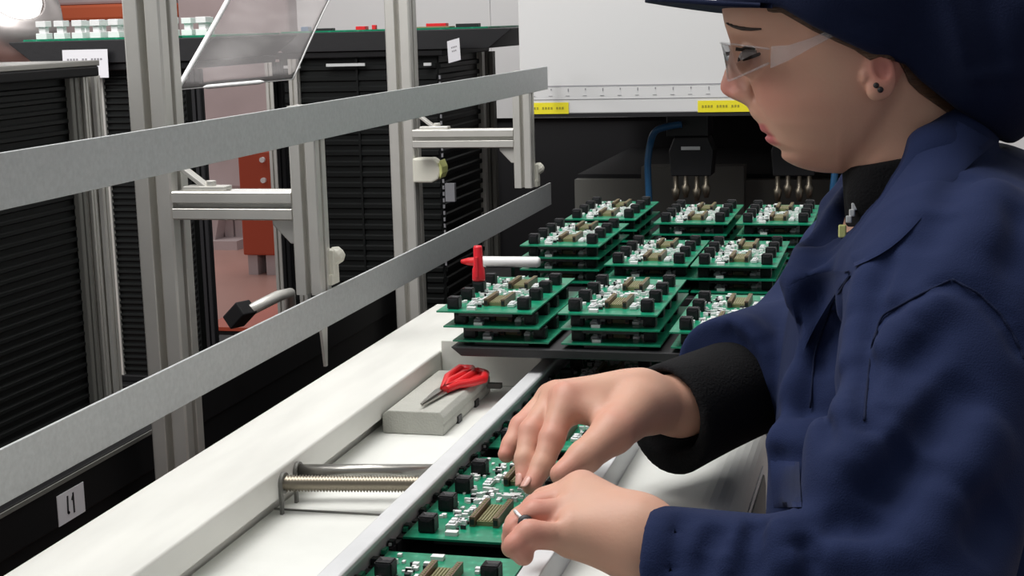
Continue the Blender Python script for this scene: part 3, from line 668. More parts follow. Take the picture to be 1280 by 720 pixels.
lo2, hi2 = far_box(268, -60, 372, 70, 10.1, .1); mb = MB(); mb.box(lo2, hi2); put('red_panel', mb, 'pink', t, .01)
lo2, hi2 = far_box(262, 160, 330, 190, 10.1, .1); mb = MB(); mb.box(lo2, hi2); put('orange_panel', mb, 'orange', t, .01)
mb = MB(); a = W(252, 236, 10.1); b_ = W(240, 330, 10.1)
mb.prism([(0, 0), (.16, 0), (.06, -1), (-.04, -1)], a, (1, 0, 0), (0, 0, (a[2]-FZ)), (0, .2, 0)); put('leg', mb, 'pinkgrey', t)
mb = MB()
for px in (283, 296):
    a = W(px, 236, 10.2); mb.box((a[0]-.03, a[1], FZ), (a[0]+.03, a[1]+.06, a[2]))
a = W(270, 312, 10.2); mb.box((a[0], a[1]-.1, FZ), (a[0]+.2, a[1]+.2, FZ+.06)); put('stand', mb, 'pinkgrey', t)
t = thing('orange_machine', (-6.5, 11, FZ), 'orange banded machine far behind the white connectors at the upper left', 'machine')
lo, hi = far_box(20, 3, 236, 28, 11.5, .2); mb = MB(); mb.box((lo[0]-.3, lo[1], lo[2]), hi); put('band', mb, 'orange', t, .02)
mb = MB(); mb.box((lo[0]-.3, lo[1]+.02, FZ), (hi[0], hi[1], lo[2])); mb.box((lo[0]-.3, lo[1]+.02, hi[2]), (hi[0], hi[1], hi[2]+.6)); put('body', mb, 'pinkgrey', t, .02)
# metal duct at the upper left corner; its white glare is a glowing disc
t = thing('lamp_shade', W(6, 20, 2.9), 'big brushed metal lamp shade with a bright opening at the upper left corner', 'lamp')
hc = W(22, 0, 2.9); axl = np.array([.55, -.45, .62]); a_ = axl/np.linalg.norm(axl)
mb = MB(); mb.lathe([(.0, -.13), (.05, -.125), (.085, -.095), (.098, -.05), (.085, -.012), (.052, .0), (.049, .0), (.08, -.02), (.05, -.10), (0, -.11)], hc, axl, 32); put('shade', mb, 'metalshade', t, 0, True)
mb = MB(); mb.tube([hc-a_*.12, hc-a_*.20, hc+np.array([-.25, .3, .9])], .016, 10); put('arm', mb, 'metalshade', t, 0, True)
lm = bpy.data.materials.new('lit bulb'); lm.use_nodes = True; b = lm.node_tree.nodes['Principled BSDF']; b.inputs['Emission Color'].default_value = (1, .98, .95, 1); b.inputs['Emission Strength'].default_value = 1.6; M['bulb'] = lm  # glow stands in for the white glare on the metal
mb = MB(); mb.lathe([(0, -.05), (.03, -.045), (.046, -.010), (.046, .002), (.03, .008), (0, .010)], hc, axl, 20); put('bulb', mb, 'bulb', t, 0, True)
# ------------------------------------------------------------------ the person
HD = 1.2; HC = ray(985, 110); HP = CAM + HD*HC
EW = HC/np.linalg.norm(HC); EU = RC[0]-EW*np.dot(RC[0], EW); EU /= np.linalg.norm(EU); EV = np.cross(EW, EU); HS = HD/FPX
def H(P):                                           # head measurements (u forward-back, v down, w across) to the place
    P = np.atleast_2d(np.asarray(P, float)); return HP + ((P[:, 0]-985)*HS)[:, None]*EU + ((P[:, 1]-110)*HS)[:, None]*EV + (P[:, 2]*HS)[:, None]*EW
def H1(u, v, w): return H([(u, v, w)])[0]
def curve(tab, sig=3.0):
    t = np.array(tab, float); xs = np.arange(-200, 420); y = np.interp(xs, t[:, 0], t[:, 1])
    g = np.exp(-.5*(np.arange(-12, 13)/sig)**2); g /= g.sum(); y2 = np.convolve(np.pad(y, 12, 'edge'), g, 'valid')
    return lambda v: np.interp(v, xs, y2).astype(np.float32)
UC = 1065.0
top_ = lambda v: math.sqrt(max(.0025, 1-(min(v-5, 0)/135)**2))
ub = curve([(v, UC-(UC-901)*top_(v)) for v in range(-140, 10, 5)] + [(13, 901.5), (22, 903), (30, 905), (36, 907), (46, 910), (56, 914), (64, 917), (80, 923), (100, 930), (122, 936),
            (132, 937), (140, 938), (147, 942), (153, 949), (158, 951), (163, 952), (167, 956), (171, 957), (175, 958), (180, 964), (185, 971), (190, 973), (196, 975), (203, 983), (210, 994), (220, 1012), (260, 1050)], 2.0)
nose = curve([(50, 0), (56, 1.5), (64, 5), (72, 9.5), (80, 14.5), (90, 21), (98, 26), (105, 30.5), (110, 32), (115, 31.5), (120, 27), (125, 17), (129, 8), (133, 2), (138, 0)], 1.6)
nsig = curve([(40, 9), (70, 10), (90, 13), (105, 15.5), (118, 18), (130, 20)], 3)
wid = curve([(v, 112*top_(v)) for v in range(-140, 10, 5)] + [(20, 112), (60, 106), (100, 101), (130, 93), (160, 80), (185, 66), (206, 52), (225, 42), (300, 30)], 6)
def G(x, s): return np.exp(-(x/s)**2)
hf = Field((872, -150, -150), (1250, 330, 150), 2.0); hf.F[:] = 60
i0, i1 = np.zeros(3, int), hf.n
u, v, w = hf.grid(i0, i1); aw = np.abs(w)
vv = v[0, :, 0]; A = (UC-ub(vv))[None, :, None]; Wd = wid(vv)[None, :, None]
bumpf = nose(vv)[None, :, None]*G(w, nsig(vv)[None, :, None])
bumpf = bumpf + 9*G(aw-19, 8)*G(v-119, 9)                         # wings of the nose
bumpf = bumpf - 10*G(aw-46, 24)*G(v-74, 17) - 5*G(aw-26, 12)*G(v-68, 12)      # eye sockets
bumpf = bumpf + 3.5*G(aw-45, 26)*G(v-34, 9)                       # brow
bumpf = bumpf + 5*G(aw-62, 22)*G(v-108, 22)                       # cheek bone
bumpf = bumpf - 3.5*G(aw-38-.25*(v-130), 7)*G(v-140, 22)          # fold beside the mouth
bumpf = bumpf - 5*G(v-168-.0012*aw*aw, 2.8)*np.clip(1.2-(aw/36)**2, 0, 1)    # line of the lips
bumpf = bumpf - 6*G(v-188, 6)*G(w, 34)
bumpf = bumpf + 3*G(v-204, 8)*G(w, 20)
n_ = 2.2
Aa = np.where(u < UC, A, 135*np.clip(A/164, .2, 1))
lipfill = ((ub(vv)-curve([(-200, 901), (130, 937), (147, 943), (160, 955), (175, 966), (190, 977), (203, 987), (215, 1003), (260, 1050)], 8)(vv)))[None, :, None]*np.clip((vv[None, :, None]-95)/30, 0, 1)*np.clip((212-vv[None, :, None])/8, 0, 1)
bumpf = bumpf + np.clip(lipfill, -14, 14)*np.clip((aw-18)/34, 0, 1)
E_ = (np.abs((u+np.where(u < UC-20, bumpf, 0)-UC)/Aa)**n_ + (aw/Wd)**n_)**(1/n_) - 1
F1 = E_*np.minimum(A, Wd)*.95
vb = np.interp(u[:, 0, 0], [930, 975, 1000, 1050, 1075, 1095, 1120, 1260], [200, 208, 214, 216, 206, 180, 130, 90])[:, None, None] - 22*(aw/70)**2
F2 = (v-vb)*.8
hh = np.maximum(22-np.abs(F1-F2), 0)/22; hf.F = (np.maximum(F1, F2)+hh*hh*22*.25).astype(np.float32)
del F1, F2, E_, bumpf
hf.cap((1118, 90, 0), (1172, 330, 0), 76, 86, 16)
hf.cap((1128, 105, -62), (1088, 225, -44), 11, 12, 22)           # neck muscles
hf.cap((1128, 105, 62), (1088, 225, 44), 11, 12, 22)
EYE = (942, 77, 48)
for sg in (-1, 1):
    c = np.array([EYE[0], EYE[1], sg*EYE[2]], float)
    def lid(x, y, z, c=c):
        sph = np.sqrt((x-c[0])**2+(y-c[1])**2+(z-c[2])**2)
        return np.minimum(np.maximum(sph-22.3, (y-60)-(x-922)*.10), np.maximum(sph-20.8, (78-(x-924)*.38-y)*.92)).astype(np.float32)
    hf.apply(lid, c-24, c+24, 5)
    hf.apply(lambda x, y, z, c=c: (np.sqrt((x-c[0])**2+(y-c[1])**2+(z-c[2])**2)-18.6 + 1e3*((y < 60+(x-922)*.10) | (y > 78-(x-924)*.38))).astype(np.float32), c-24, c+24, 1.0, 's', 3)
    Re = np.array([[.94, -.2, .28*sg], [.2, .98, 0], [-.28*sg, .05*sg, .95]])
    hf.ell((1090, 94, sg*104), (19, 30, 10), Re, 6)
    hf.ell((1093, 85, sg*113), (10, 15, 5.5), Re, 4, 's')
    hf.ell((1087, 113, sg*106), (12, 12, 8), None, 5)
    hf.ell((1073, 97, sg*103), (5, 8, 7), None, 4)
    hf.ell((921, 129, sg*11), (6, 3.2, 5), None, 3, 's')
    hf.ell((944, 112, sg*33), (3, 10, 3), None, 9, 's')          # crease above the wing of the nose
def surf_w(u0, v0, lift=0):                          # near side of the head at a given place of the profile
    i = int(round((u0-hf.lo[0])/hf.h)); j = int(round((v0-hf.lo[1])/hf.h)); row = hf.F[i, j]; k = int(np.argmax(row < 0))
    if not (row < 0).any(): return -40
    t = row[k-1]/(row[k-1]-row[k]) if k else 0
    return hf.lo[2]+(k-1+t)*hf.h - lift
P, Q = hf.surface(); P = relax(P, Q, 2, .4)
uu, vv_, ww = P[:, 0], P[:, 1], np.abs(P[:, 2])
lipm = np.clip(1.4-((vv_-167)/13.5)**4, 0, 1)*np.clip(1.5-(ww/34)**4, 0, 1)*(uu < 990)
fl = np.maximum.reduce([lipm*.95, .55*G(uu-915, 28)*G(vv_-112, 18)*G(ww, 30), .26*G(ww-70, 38)*G(vv_-122, 30)*np.clip((1040-uu)/80, 0, 1), .62*G(uu-1094, 22)*G(vv_-88, 24)*(ww > 88), .18*G(vv_-205, 14)*np.clip((1030-uu)/40, 0, 1)])
parts = [(H(P), Q, fl)]

# ---- hands
def hand(pts_lo, pts_hi, build, flushes):
    f = Field(pts_lo, pts_hi, .0012); build(f); P, Q = f.surface(); P = relax(P, Q, 2, .4)
    g = np.zeros(len(P))
    for c, r, a in flushes: g = np.maximum(g, a*np.exp(-((P-np.asarray(c))**2).sum(1)/r**2))
    return P, Q, g
# far hand: comes from the right, thumb towards the viewer, fingers pointing down onto the board
RW = W(850, 507, 1.245)
rI = [W(708, 497, 1.195), W(690, 548, 1.172), W(678, 582, 1.160), W(664, 607, 1.150)]
rM = [W(696, 495, 1.215), W(664, 540, 1.190), W(657, 574, 1.176), W(656, 600, 1.168)]
rR = [W(688, 497, 1.232), W(652, 533, 1.212), W(640, 556, 1.203), W(633, 568, 1.198)]
rP = [W(690, 503, 1.250), W(662, 536, 1.235), W(652, 558, 1.226), W(648, 572, 1.220)]
rT = [W(795, 512, 1.205), W(766, 541, 1.165), W(730, 572, 1.140), W(702, 593, 1.128)]
def far_hand(f):
    f.cap(W(905, 495, 1.28), RW, .026, .0225, .01)
    f.cap(RW, W(790, 500, 1.225), .0215, .019, .015)
    for q, r in ((rI, .0125), (rM, .0125), (rR, .0115), (rP, .0105)): f.cap(W(800, 500, 1.225), q[0], .0185, r, .014)
    f.cap(W(810, 512, 1.215), W(752, 512, 1.195), .0165, .012, .012)
    for q, r in ((rI, (.0112, .0100, .0085, .0072)), (rM, (.0112, .0098, .0085, .0072)), (rR, (.0105, .0092, .008, .0068)), (rP, (.0095, .0082, .0072, .0062))):
        f.chain(q, r, .0035)
    f.chain(rT, (.0215, .0160, .0120, .0088), .006)
    f.cap(rT[0], RW, .015, .02, .012)
    f.cap(W(745, 518, 1.185), W(712, 510, 1.19), .009, .010, .012)
parts.append(hand(W(930, 440, 1.33)*[0, 0, 0]+[-.345, 1.0, -.01], [-.10, 1.36, .13], far_hand,
                  [(rI[0], .016, .35), (rM[1], .014, .4), (rI[1], .014, .35), (rR[1], .014, .4), (rI[3], .012, .5), (rM[3], .012, .45), (rR[3], .012, .45), (rT[3], .016, .4), (rT[1], .02, .3)]))
# near hand: palm down, fingers curled over the board edge
LW = W(800, 676, .960)
lI = [W(728, 612, 1.005), W(682, 628, 1.000), W(652, 650, .998), W(640, 672, 1.000)]
lM = [W(722, 622, .992), W(672, 636, .986), W(648, 656, .984), W(642, 678, .985)]
lR = [W(716, 640, .978), W(668, 644, .968), W(646, 662, .966), W(640, 684, .968)]
lP = [W(716, 668, .962), W(662, 668, .952), W(646, 682, .950), W(654, 694, .953)]
lT = [W(760, 640, 1.0), W(712, 640, 1.035), W(680, 655, 1.035), W(660, 668, 1.03)]
def near_hand(f):
    f.cap(W(880, 700, .95), LW, .026, .0225, .01)
    f.cap(W(800, 660, .968), W(800, 692, .955), .0165, .0165, .012)
    for q, r in ((lI, .0125), (lM, .0125), (lR, .0125), (lP, .0125)): f.cap(W(795, 668, .966), q[0], .0185, r, .014)
    f.cap(W(795, 690, .955), lP[0], .0150, .0125, .012)
    for q, r in ((lI, (.0115, .0098, .0085, .0072)), (lM, (.0115, .0098, .0086, .0073)), (lR, (.0110, .0094, .0084, .0070)), (lP, (.0108, .0092, .0080, .0068))):
        f.chain(q, r, .0030)
    f.chain(lT, (.015, .012, .0105, .008), .006)
    f.bump(W(650, 656, .957), W(700, 652, .957), .0030, -.0045); f.bump(W(655, 634, .972), W(700, 624, .978), .0028, -.0025)
parts.append(hand([-.285, .83, -.02], [-.06, 1.06, .12], near_hand,
                  [(lI[0], .014, .3), (lR[1], .016, .45), (lP[1], .014, .4), (lR[2], .014, .5), (lP[2], .014, .5), (lM[1], .014, .4)]))

# ---- coat
SHN, SHF = W(1205, 372, 1.06), W(1085, 350, 1.40)
ELN, ELF = W(1130, 765, .93), W(1010, 448, 1.40)
WRN, WRF = W(800, 714, .957), W(904, 474, 1.295)
def join(f, g, kf, op='u'):
    k = kf(*f.grid(np.zeros(3, int), f.n)).astype(np.float32); h = np.maximum(k-np.abs(f.F-g.F), 0)/k
    f.F = np.minimum(f.F, g.F) - h*h*k*.25
def coat_shape(f, off=0.0, detail=True):
    k = .03
    f.ell(W(1165, 455, 1.235), (.118-off, .165-off, .185-off), None, k)
    f.ell(W(1142, 640, 1.22), (.112-off, .150-off, .20-off), None, k)
    f.ell(W(1190, 880, 1.22), (.135-off, .165-off, .26-off), None, .05)
    f.ell(W(1200, 1110, 1.24), (.145-off, .18-off, .22-off), None, .05)
    f.cap(W(1200, 325, 1.12), W(1190, 310, 1.36), .060-off, .058-off, .05)
    f.ell(W(1262, 325, 1.22), (.085-off, .13-off, .075-off), None, .05)
    near = Field(f.lo, f.lo+f.h*(f.n-1), f.h); near.F = near.F[:f.n[0], :f.n[1], :f.n[2]]; far = Field(f.lo, f.lo+f.h*(f.n-1), f.h); far.F = far.F[:f.n[0], :f.n[1], :f.n[2]]
    near.cap(SHN, ELN, .077-off, .058-off, .02); near.cap(ELN, WRN, .052-off, .0425-off, .02)
    far.cap(SHF, ELF, .072-off, .060-off, .03); far.cap(ELF, WRF, .062-off, .0520-off, .02)
    if detail: sleeve_folds(near, far); cut(near, WRN, dn, .075); cut(far, WRF, nf_, .085)
    dist = lambda S: (lambda x, y, z: np.clip(.075-.42*(np.sqrt((x-S[0])**2+(y-S[1])**2+(z-S[2])**2)-.05), .006, .07))
    join(f, near, dist(SHN)); join(f, far, dist(SHF))
    if not detail: return
    # collar leaves, lapels, flap and pocket
    f.chain([W(1215, 160, 1.155), W(1168, 200, 1.125), W(1122, 258, 1.122), W(1068, 322, 1.150)], (.022, .024, .019, .010), .010)
    f.chain([W(1062, 222, 1.285), W(1046, 262, 1.27), W(1040, 312, 1.235)], (.008, .012, .010), .012)
    f.chain([W(1030, 335, 1.19), W(1000, 352, 1.17)], (.030, .016), .02)
    f.chain([W(1062, 330, 1.13), W(1000, 352, 1.155), W(994, 372, 1.16)], (.008, .008, .006), .008)
    f.chain([W(998, 378, 1.16), W(1018, 440, 1.15), W(1008, 500, 1.15)], (.007, .007, .006), .012)
    f.bump(W(1012, 360, 1.13), W(1050, 440, 1.11), .022, -.014)
    f.bump(W(985, 460, 1.16), W(970, 545, 1.16), .03, .010)
    ridge(f, [(1100, 320, 1.10), (1060, 430, 1.08), (1045, 540, 1.07)], .012, -.010); ridge(f, [(1130, 310, 1.08), (1085, 400, 1.05), (1065, 500, 1.04)], .016, .010)
    ridge(f, [(1075, 310, 1.12), (1035, 420, 1.10), (1030, 520, 1.09)], .014, .008); ridge(f, [(1165, 250, 1.09), (1120, 330, 1.07)], .016, .007); ridge(f, [(1188, 260, 1.08), (1150, 350, 1.05)], .012, -.007)
    ridge(f, [(1110, 372, 1.06), (1150, 352, 1.04), (1180, 340, 1.02)], .006, -.005)
    f.bump(W(1050, 470, 1.09), W(1060, 600, 1.06), .02, -.010)
    # pocket on the front
    f.cap(W(1012, 575, 1.115), W(1015, 660, 1.11), .030, .034, .012)
    f.bump(W(962, 570, 1.10), W(1030, 572, 1.07), .007, -.012)
    # back folds
    f.bump(W(1240, 215, 1.08), W(1275, 330, 1.02), .018, -.006); f.bump(W(1200, 240, 1.08), W(1225, 330, 1.03), .02, .005)
def ridge(f, pts, r, amp):
    for a, b in zip(pts, pts[1:]): f.bump(W(*a), W(*b), r, amp)
def sleeve_folds(n, f):
    n.chain([W(1110, 500, .985), W(1080, 560, .958), W(1070, 605, .945)], (.022, .029, .028), .03)
    n.chain([W(1090, 665, .93), W(985, 700, .925), W(955, 712, .92)], (.024, .022, .02), .015)
    f.bump(W(985, 372, 1.34), W(900, 412, 1.27), .016, .004); f.bump(W(960, 395, 1.31), W(918, 500, 1.25), .018, .006)
    f.bump(W(990, 400, 1.33), W(972, 500, 1.27), .014, -.010)
def hit(f, x, y, d0=.72, d1=1.7):                     # where a line of sight meets a field
    ds = np.arange(d0, d1, .0015); P = CAM + ds[:, None]*ray(x, y); I = np.round((P-f.lo)/f.h).astype(int)
    ok = ((I >= 0) & (I < f.n)).all(1); v = np.full(len(ds), 1.0); v[ok] = f.F[I[ok, 0], I[ok, 1], I[ok, 2]]
    k = int(np.argmax(v < 0)); return CAM + (ds[k] if v[k] < 0 else 1.15)*ray(x, y)
def folds(f, items):
    for pts, r, amp in items:
        Q = [hit(f, *q) for q in pts]
        for a, b in zip(Q, Q[1:]):
            if np.linalg.norm(a-b) < .12: f.bump(a, b, r, amp*1.6)
FOLDS = [([(1110, 318), (1096, 370), (1087, 430), (1081, 520)], .007, -.007), ([(1085, 330), (1068, 400), (1058, 470)], .012, .006),
         ([(1180, 366), (1140, 405), (1098, 455)], .013, .009), ([(1168, 420), (1110, 505), (1070, 550)], .010, -.008), ([(1150, 470), (1090, 545), (1050, 590)], .013, .008),
         ([(1215, 470), (1150, 560), (1095, 640)], .016, -.008), ([(1250, 520), (1190, 610), (1140, 690)], .018, .007), ([(1255, 620), (1215, 690)], .016, -.008),
         ([(1030, 652), (1062, 660), (1110, 650)], .007, -.010), ([(1030, 690), (1090, 700), (1150, 685)], .010, .007), ([(1000, 668), (1012, 720)], .008, -.007),
         ([(948, 652), (940, 685), (938, 722)], .0075, -.011), ([(965, 655), (985, 690), (990, 722)], .010, .008), ([(906, 658), (886, 690), (879, 722)], .0065, -.010), ([(925, 655), (908, 690), (905, 722)], .008, .006),
         ([(858, 640), (846, 680), (842, 722)], .006, -.003), ([(822, 650), (812, 718)], .007, .003),
         ([(1010, 350), (1040, 395), (1030, 470)], .012, -.009), ([(1000, 450), (985, 510), (966, 560)], .010, .007), ([(1045, 470), (1040, 560)], .009, -.006), ([(962, 568), (985, 574), (1012, 576)], .005, -.008),
         ([(1215, 215), (1180, 260), (1150, 315)], .014, -.006), ([(1245, 230), (1235, 320)], .016, .006), ([(1270, 250), (1262, 350)], .012, -.006), ([(1190, 350), (1230, 372), (1262, 410), (1278, 445)], .006, -.006),
         ([(1190, 350), (1140, 375), (1102, 396)], .006, -.006), ([(905, 410), (935, 440), (945, 500)], .010, -.004), ([(925, 395), (960, 430), (968, 490)], .010, .005)]
def cut(f, p, n, r):
    p = np.asarray(p); n = np.asarray(n)/np.linalg.norm(n)
    f.apply(lambda x, y, z: ((x-p[0])*n[0]+(y-p[1])*n[1]+(z-p[2])*n[2]).astype(np.float32), p+n*r*.5-r, p+n*r*.5+r, .006, 'i', 0)
nf_ = W(862, 478, 1.27)-W(900, 464, 1.30)
dn = (WRN-ELN)/np.linalg.norm(WRN-ELN); dfa = (WRF-ELF)/np.linalg.norm(WRF-ELF)
cf = Field([-.20, .78, -.52], [.30, 1.60, .335], .0036)
coat_shape(cf)
cf.cap(WRN-dn*.006, WRN+dn*.06, .037, .037, .006, 's')
cf.cap(W(1150, 190, 1.21), W(1168, 300, 1.21), .058, .050, .012, 's')            # neck opening
cf.cap(W(1085, 235, 1.20), W(1072, 300, 1.19), .030, .012, .012, 's')
for d_ in (1.10, 1.13, 1.16, 1.19): cf.chain([W(1096, 186, d_), W(1072, 226, d_), W(1046, 264, d_), W(1022, 288, d_)], (.022, .022, .020, .018), .006, 's')
folds(cf, FOLDS)
cP, cQ = cf.surface(); cP = relax(cP, cQ, 2, .5)
coat_parts = []
def leaf(name, inner, outer, lift=(.002, .007), th=.0022, n=14):
    def path(pts):
        t = np.linspace(0, len(pts)-1, n); i = np.minimum(t.astype(int), len(pts)-2); u_ = (t-i)[:, None]; A = np.array(pts, float); return A[i]*(1-u_)+A[i+1]*u_
    a, b = path(inner), path(outer); vs = []
    for q in (0, 1):
        for k in range(n):
            for m in range(7):
                s_ = m/6; xy = a[k]*(1-s_)+b[k]*s_; P = hit(cf, *xy); l = lift[0]+(lift[1]-lift[0])*math.sin(s_*math.pi*.5)+th*q; r_ = ray(*xy); vs.append(P-r_/np.linalg.norm(r_)*l)
    V = np.array(vs).reshape(2, n, 7, 3)
    for _ in range(10):
        V[:, 1:-1, 0] = .5*V[:, 1:-1, 0]+.25*(V[:, :-2, 0]+V[:, 2:, 0]); V[:, 1:-1, -1] = .5*V[:, 1:-1, -1]+.25*(V[:, :-2, -1]+V[:, 2:, -1])
        V[:, 1:-1, 1:-1] = .5*V[:, 1:-1, 1:-1]+.125*(V[:, :-2, 1:-1]+V[:, 2:, 1:-1]+V[:, 1:-1, :-2]+V[:, 1:-1, 2:])
    mb = MB(); fs = []; N = n*7; ix = lambda q, k, m: q*N+k*7+m
    for k in range(n-1):
        for m in range(6):
            for q in (0, 1): fs.append((ix(q, k, m), ix(q, k+1, m), ix(q, k+1, m+1), ix(q, k, m+1)))
        for m in (0, 6): fs.append((ix(0, k, m), ix(0, k+1, m), ix(1, k+1, m), ix(1, k, m)))
    for m in range(6):
        for k in (0, n-1): fs.append((ix(0, k, m), ix(0, k, m+1), ix(1, k, m+1), ix(1, k, m)))
    mb.add(V.reshape(-1, 3), fs); coat_parts.append((name, mb, 'coat', .0008))
leaf('collar', [(1196, 150), (1160, 172), (1132, 205), (1104, 248), (1082, 284), (1060, 308)], [(1245, 178), (1205, 208), (1170, 248), (1140, 290), (1112, 322), (1068, 333)])
leaf('lapel_flap', [(1062, 337), (1036, 338), (1004, 348), (985, 358)], [(1060, 345), (1040, 372), (1016, 412), (1004, 440)], (.003, .006))
leaf('pocket', [(963, 575), (964, 605), (967, 634)], [(999, 577), (1000, 605), (1002, 634)], (.0006, .0012), .0012, 10)
def seam(pts):
    Q = []
    for a, b in zip(pts, pts[1:]):
        for t in np.linspace(0, 1, 9)[:-1]: Q.append(hit(cf, a[0]+(b[0]-a[0])*t, a[1]+(b[1]-a[1])*t))
    Q = np.array(Q); Q = Q+(CAM-Q)/np.linalg.norm(CAM-Q, axis=1)[:, None]*.0016
    for _ in range(2): Q[1:-1] = .5*Q[1:-1]+.25*(Q[:-2]+Q[2:])
    mb = MB(); mb.tube(list(Q), .0009, 6); coat_parts.append(('seam', mb, 'capcloth', 0))
seam([(1188, 350), (1150, 368), (1102, 394), (1090, 430), (1083, 490), (1080, 530)]); seam([(1190, 349), (1222, 366), (1250, 392), (1270, 425), (1282, 455)])
seam([(1062, 345), (1040, 380), (1018, 440), (1012, 520)])
# body beneath the clothes
WRN0, WRF0 = WRN, WRF; WRN = WRN-dn*.07; WRF = WRF-dfa*.05
bf = Field([-.20, .78, FZ], [.32, 1.62, .36], .010)
coat_shape(bf, .018, False)
for sx in (1.13, 1.31):
    hip = np.array([.02, sx, -.22]); knee = np.array([.015, sx, -.60]); ank = np.array([.06, sx, FZ+.09])
    bf.chain([hip, knee, ank], (.085, .055, .036), .03); bf.cap(ank-[0, 0, .04], ank+[-.13, 0, -.055], .036, .03, .03)
bf.cap(W(1150, 200, 1.21), W(1175, 330, 1.21), .05, .055, .03)
P, Q = bf.surface(); parts.append((P, Q, np.zeros(len(P))))
off_ = 0; PP, QQ, FF = [], [], []
for P, Q, g in parts: PP.append(P); QQ.append(Q+off_); FF.append(g); off_ += len(P)
person = organic('person', np.concatenate(PP), np.concatenate(QQ), 'skin', None, np.concatenate(FF))
tag(person, 'person in a navy coat, cap and clear glasses bending over the boards', 'person')
coat_o = organic('coat', cP, cQ, 'coat', person)
for nm_, mb_, m_, bv_ in coat_parts: put(nm_, mb_, m_, coat_o, bv_, True)
# trousers and shoes below the coat
tf = Field([-.18, .95, FZ], [.22, 1.52, -.28], .010)
for sx in (1.13, 1.31):
    hip = np.array([.02, sx, -.30]); knee = np.array([.015, sx, -.60]); ank = np.array([.06, sx, FZ+.07])
    tf.chain([hip, knee, ank], (.100, .072, .058), .03)
P, Q = tf.surface(); organic('trousers', P, Q, 'trouser', person)
for sx in (1.13, 1.31):
    sf = Field([-.20, sx-.08, FZ+.001], [.16, sx+.08, FZ+.16], .005)
    sf.cap((.07, sx, FZ+.05), (-.10, sx, FZ+.042), .046, .042, .02); sf.cap((.06, sx, FZ+.05), (.06, sx, FZ+.12), .044, .044, .02)
    sf.apply(lambda x, y, z: (FZ+.004-z+0*x+0*y).astype(np.float32), [-.2, sx-.08, FZ], [.16, sx+.08, FZ+.16], .003, 'i', 0)
    P, Q = sf.surface(); organic('shoe', P, Q, 'shoe', person)
# black knitted undersleeve and neck
kf = Field([-.26, 1.02, -.06], [.04, 1.42, .16], .0032)
U0, U1 = W(935, 482, 1.31), W(836, 516, 1.243); du = (U1-U0)/np.linalg.norm(U1-U0)
kf.cap(U0, U1, .042, .040, .01); kf.cap(U1+np.array([0, 0, -.012]), U0, .040, .034, .02)
kf.bump(W(900, 450, 1.26), W(890, 540, 1.24), .01, -.004); kf.bump(W(865, 450, 1.24), W(860, 560, 1.22), .012, .004)
cut(kf, U1+du*.004, du, .075); kf.cap(U1-du*.04, U1+du*.08, .034, .034, .005, 's')
P, Q = kf.surface(); P = relax(P, Q, 1); organic('undersleeve', P, Q, 'knit', person)
nf = Field((1030, 150, -130), (1290, 345, 130), 3.0); nf.F[:] = 60
nf.cap((1140, 170, 0), (1168, 345, 0), 90, 102, 10); nf.cap((1125, 130, -62), (1085, 240, -48), 20, 24, 20)
nf.apply(lambda x, y, z: ((206-(x-1062)*.22)-y+0*z).astype(np.float32), (1000, 100, -140), (1300, 400, 140), 6, 'i', 0)
P, Q = nf.surface(); organic('turtleneck', H(P), Q, 'knit', person)
zp = MB()
for i, (x, y) in enumerate(((1068, 258), (1065, 266), (1061, 274))): zp.cbox(W(x, y, 1.165), .0045, .003, .0055)
put('zip_pull', zp, 'tin', person, .0008)
zp = MB(); zp.cbox(W(1053, 289, 1.165), .006, .003, .010); put('zip_tag', zp, 'yellowgreen', person, .001)

# ---- cap, hair
cu = np.array([820, 903, 935, 975, 1011, 1037, 1080, 1120, 1138, 1181, 1230, 1300]); cv_ = np.array([2, 13, 14, 16, 38, 51, 71, 83, 101, 134, 168, 200])
def edge_v(x): return np.interp(x, cu, cv_)
pf = Field((880, -190, -165), (1350, 215, 165), 3.0); pf.F[:] = 60
pf.ell((1064, -8, 0), (170, 150, 140), None, 20); pf.ell((1212, 40, 0), (112, 150, 128), None, 50)
pf.bump((930, -10, -90), (1110, 70, -130), 9, 5); pf.bump((1100, -60, -140), (1160, 90, -130), 14, -6); pf.bump((1150, -40, -140), (1190, 110, -125), 14, 7)
pf.bump((1200, -20, -130), (1230, 130, -118), 14, -7); pf.bump((1190, 100, -125), (1290, 80, -90), 10, 6); pf.bump((1240, 0, -125), (1300, 120, -80), 14, 6)
pf.bump((960, -30, -95), (1090, 40, -135), 8, -4)
i0, i1 = np.zeros(3, int), pf.n; u, v, w = pf.grid(i0, i1)
ev = edge_v(u[:, 0, 0])[:, None, None]
D = ((v-ev)*.85).astype(np.float32)+0*w; hh = np.maximum(7-np.abs(pf.F-D), 0)/7; pf.F = np.maximum(pf.F, D)+hh*hh*7*.25
P, Q = pf.surface(); P = relax(P, Q, 1); capo = organic('cap', H(P), Q, 'capcloth', person)
mb = MB(); NU, NW = 10, 24; vs = []
for t in (0, 1):
    for j in range(NW+1):
        w_ = -112+224*j/NW; e = math.sqrt(max(0, 1-(w_/112)**2)); ui = UC-172*math.sqrt(max(.01, 1-(w_/150)**2))+14; uo = ui-14-(88*e**1.1)
        for i in range(NU+1):
            u_ = ui+(uo-ui)*i/NU; v_ = np.interp(u_, [812, 903, 935, 975], [1, 10, 12, 14])+2 + (w_/112)**2*2 - t*6; vs.append((u_, v_, w_))
m_ = (NU+1)*(NW+1); fs = []
for t in (0, 1):
    for j in range(NW):
        for i in range(NU):
            a = t*m_+j*(NU+1)+i; fs.append((a, a+1, a+NU+2, a+NU+1))
rim = [j*(NU+1)+NU for j in range(NW+1)]; bk = [j*(NU+1) for j in range(NW+1)]
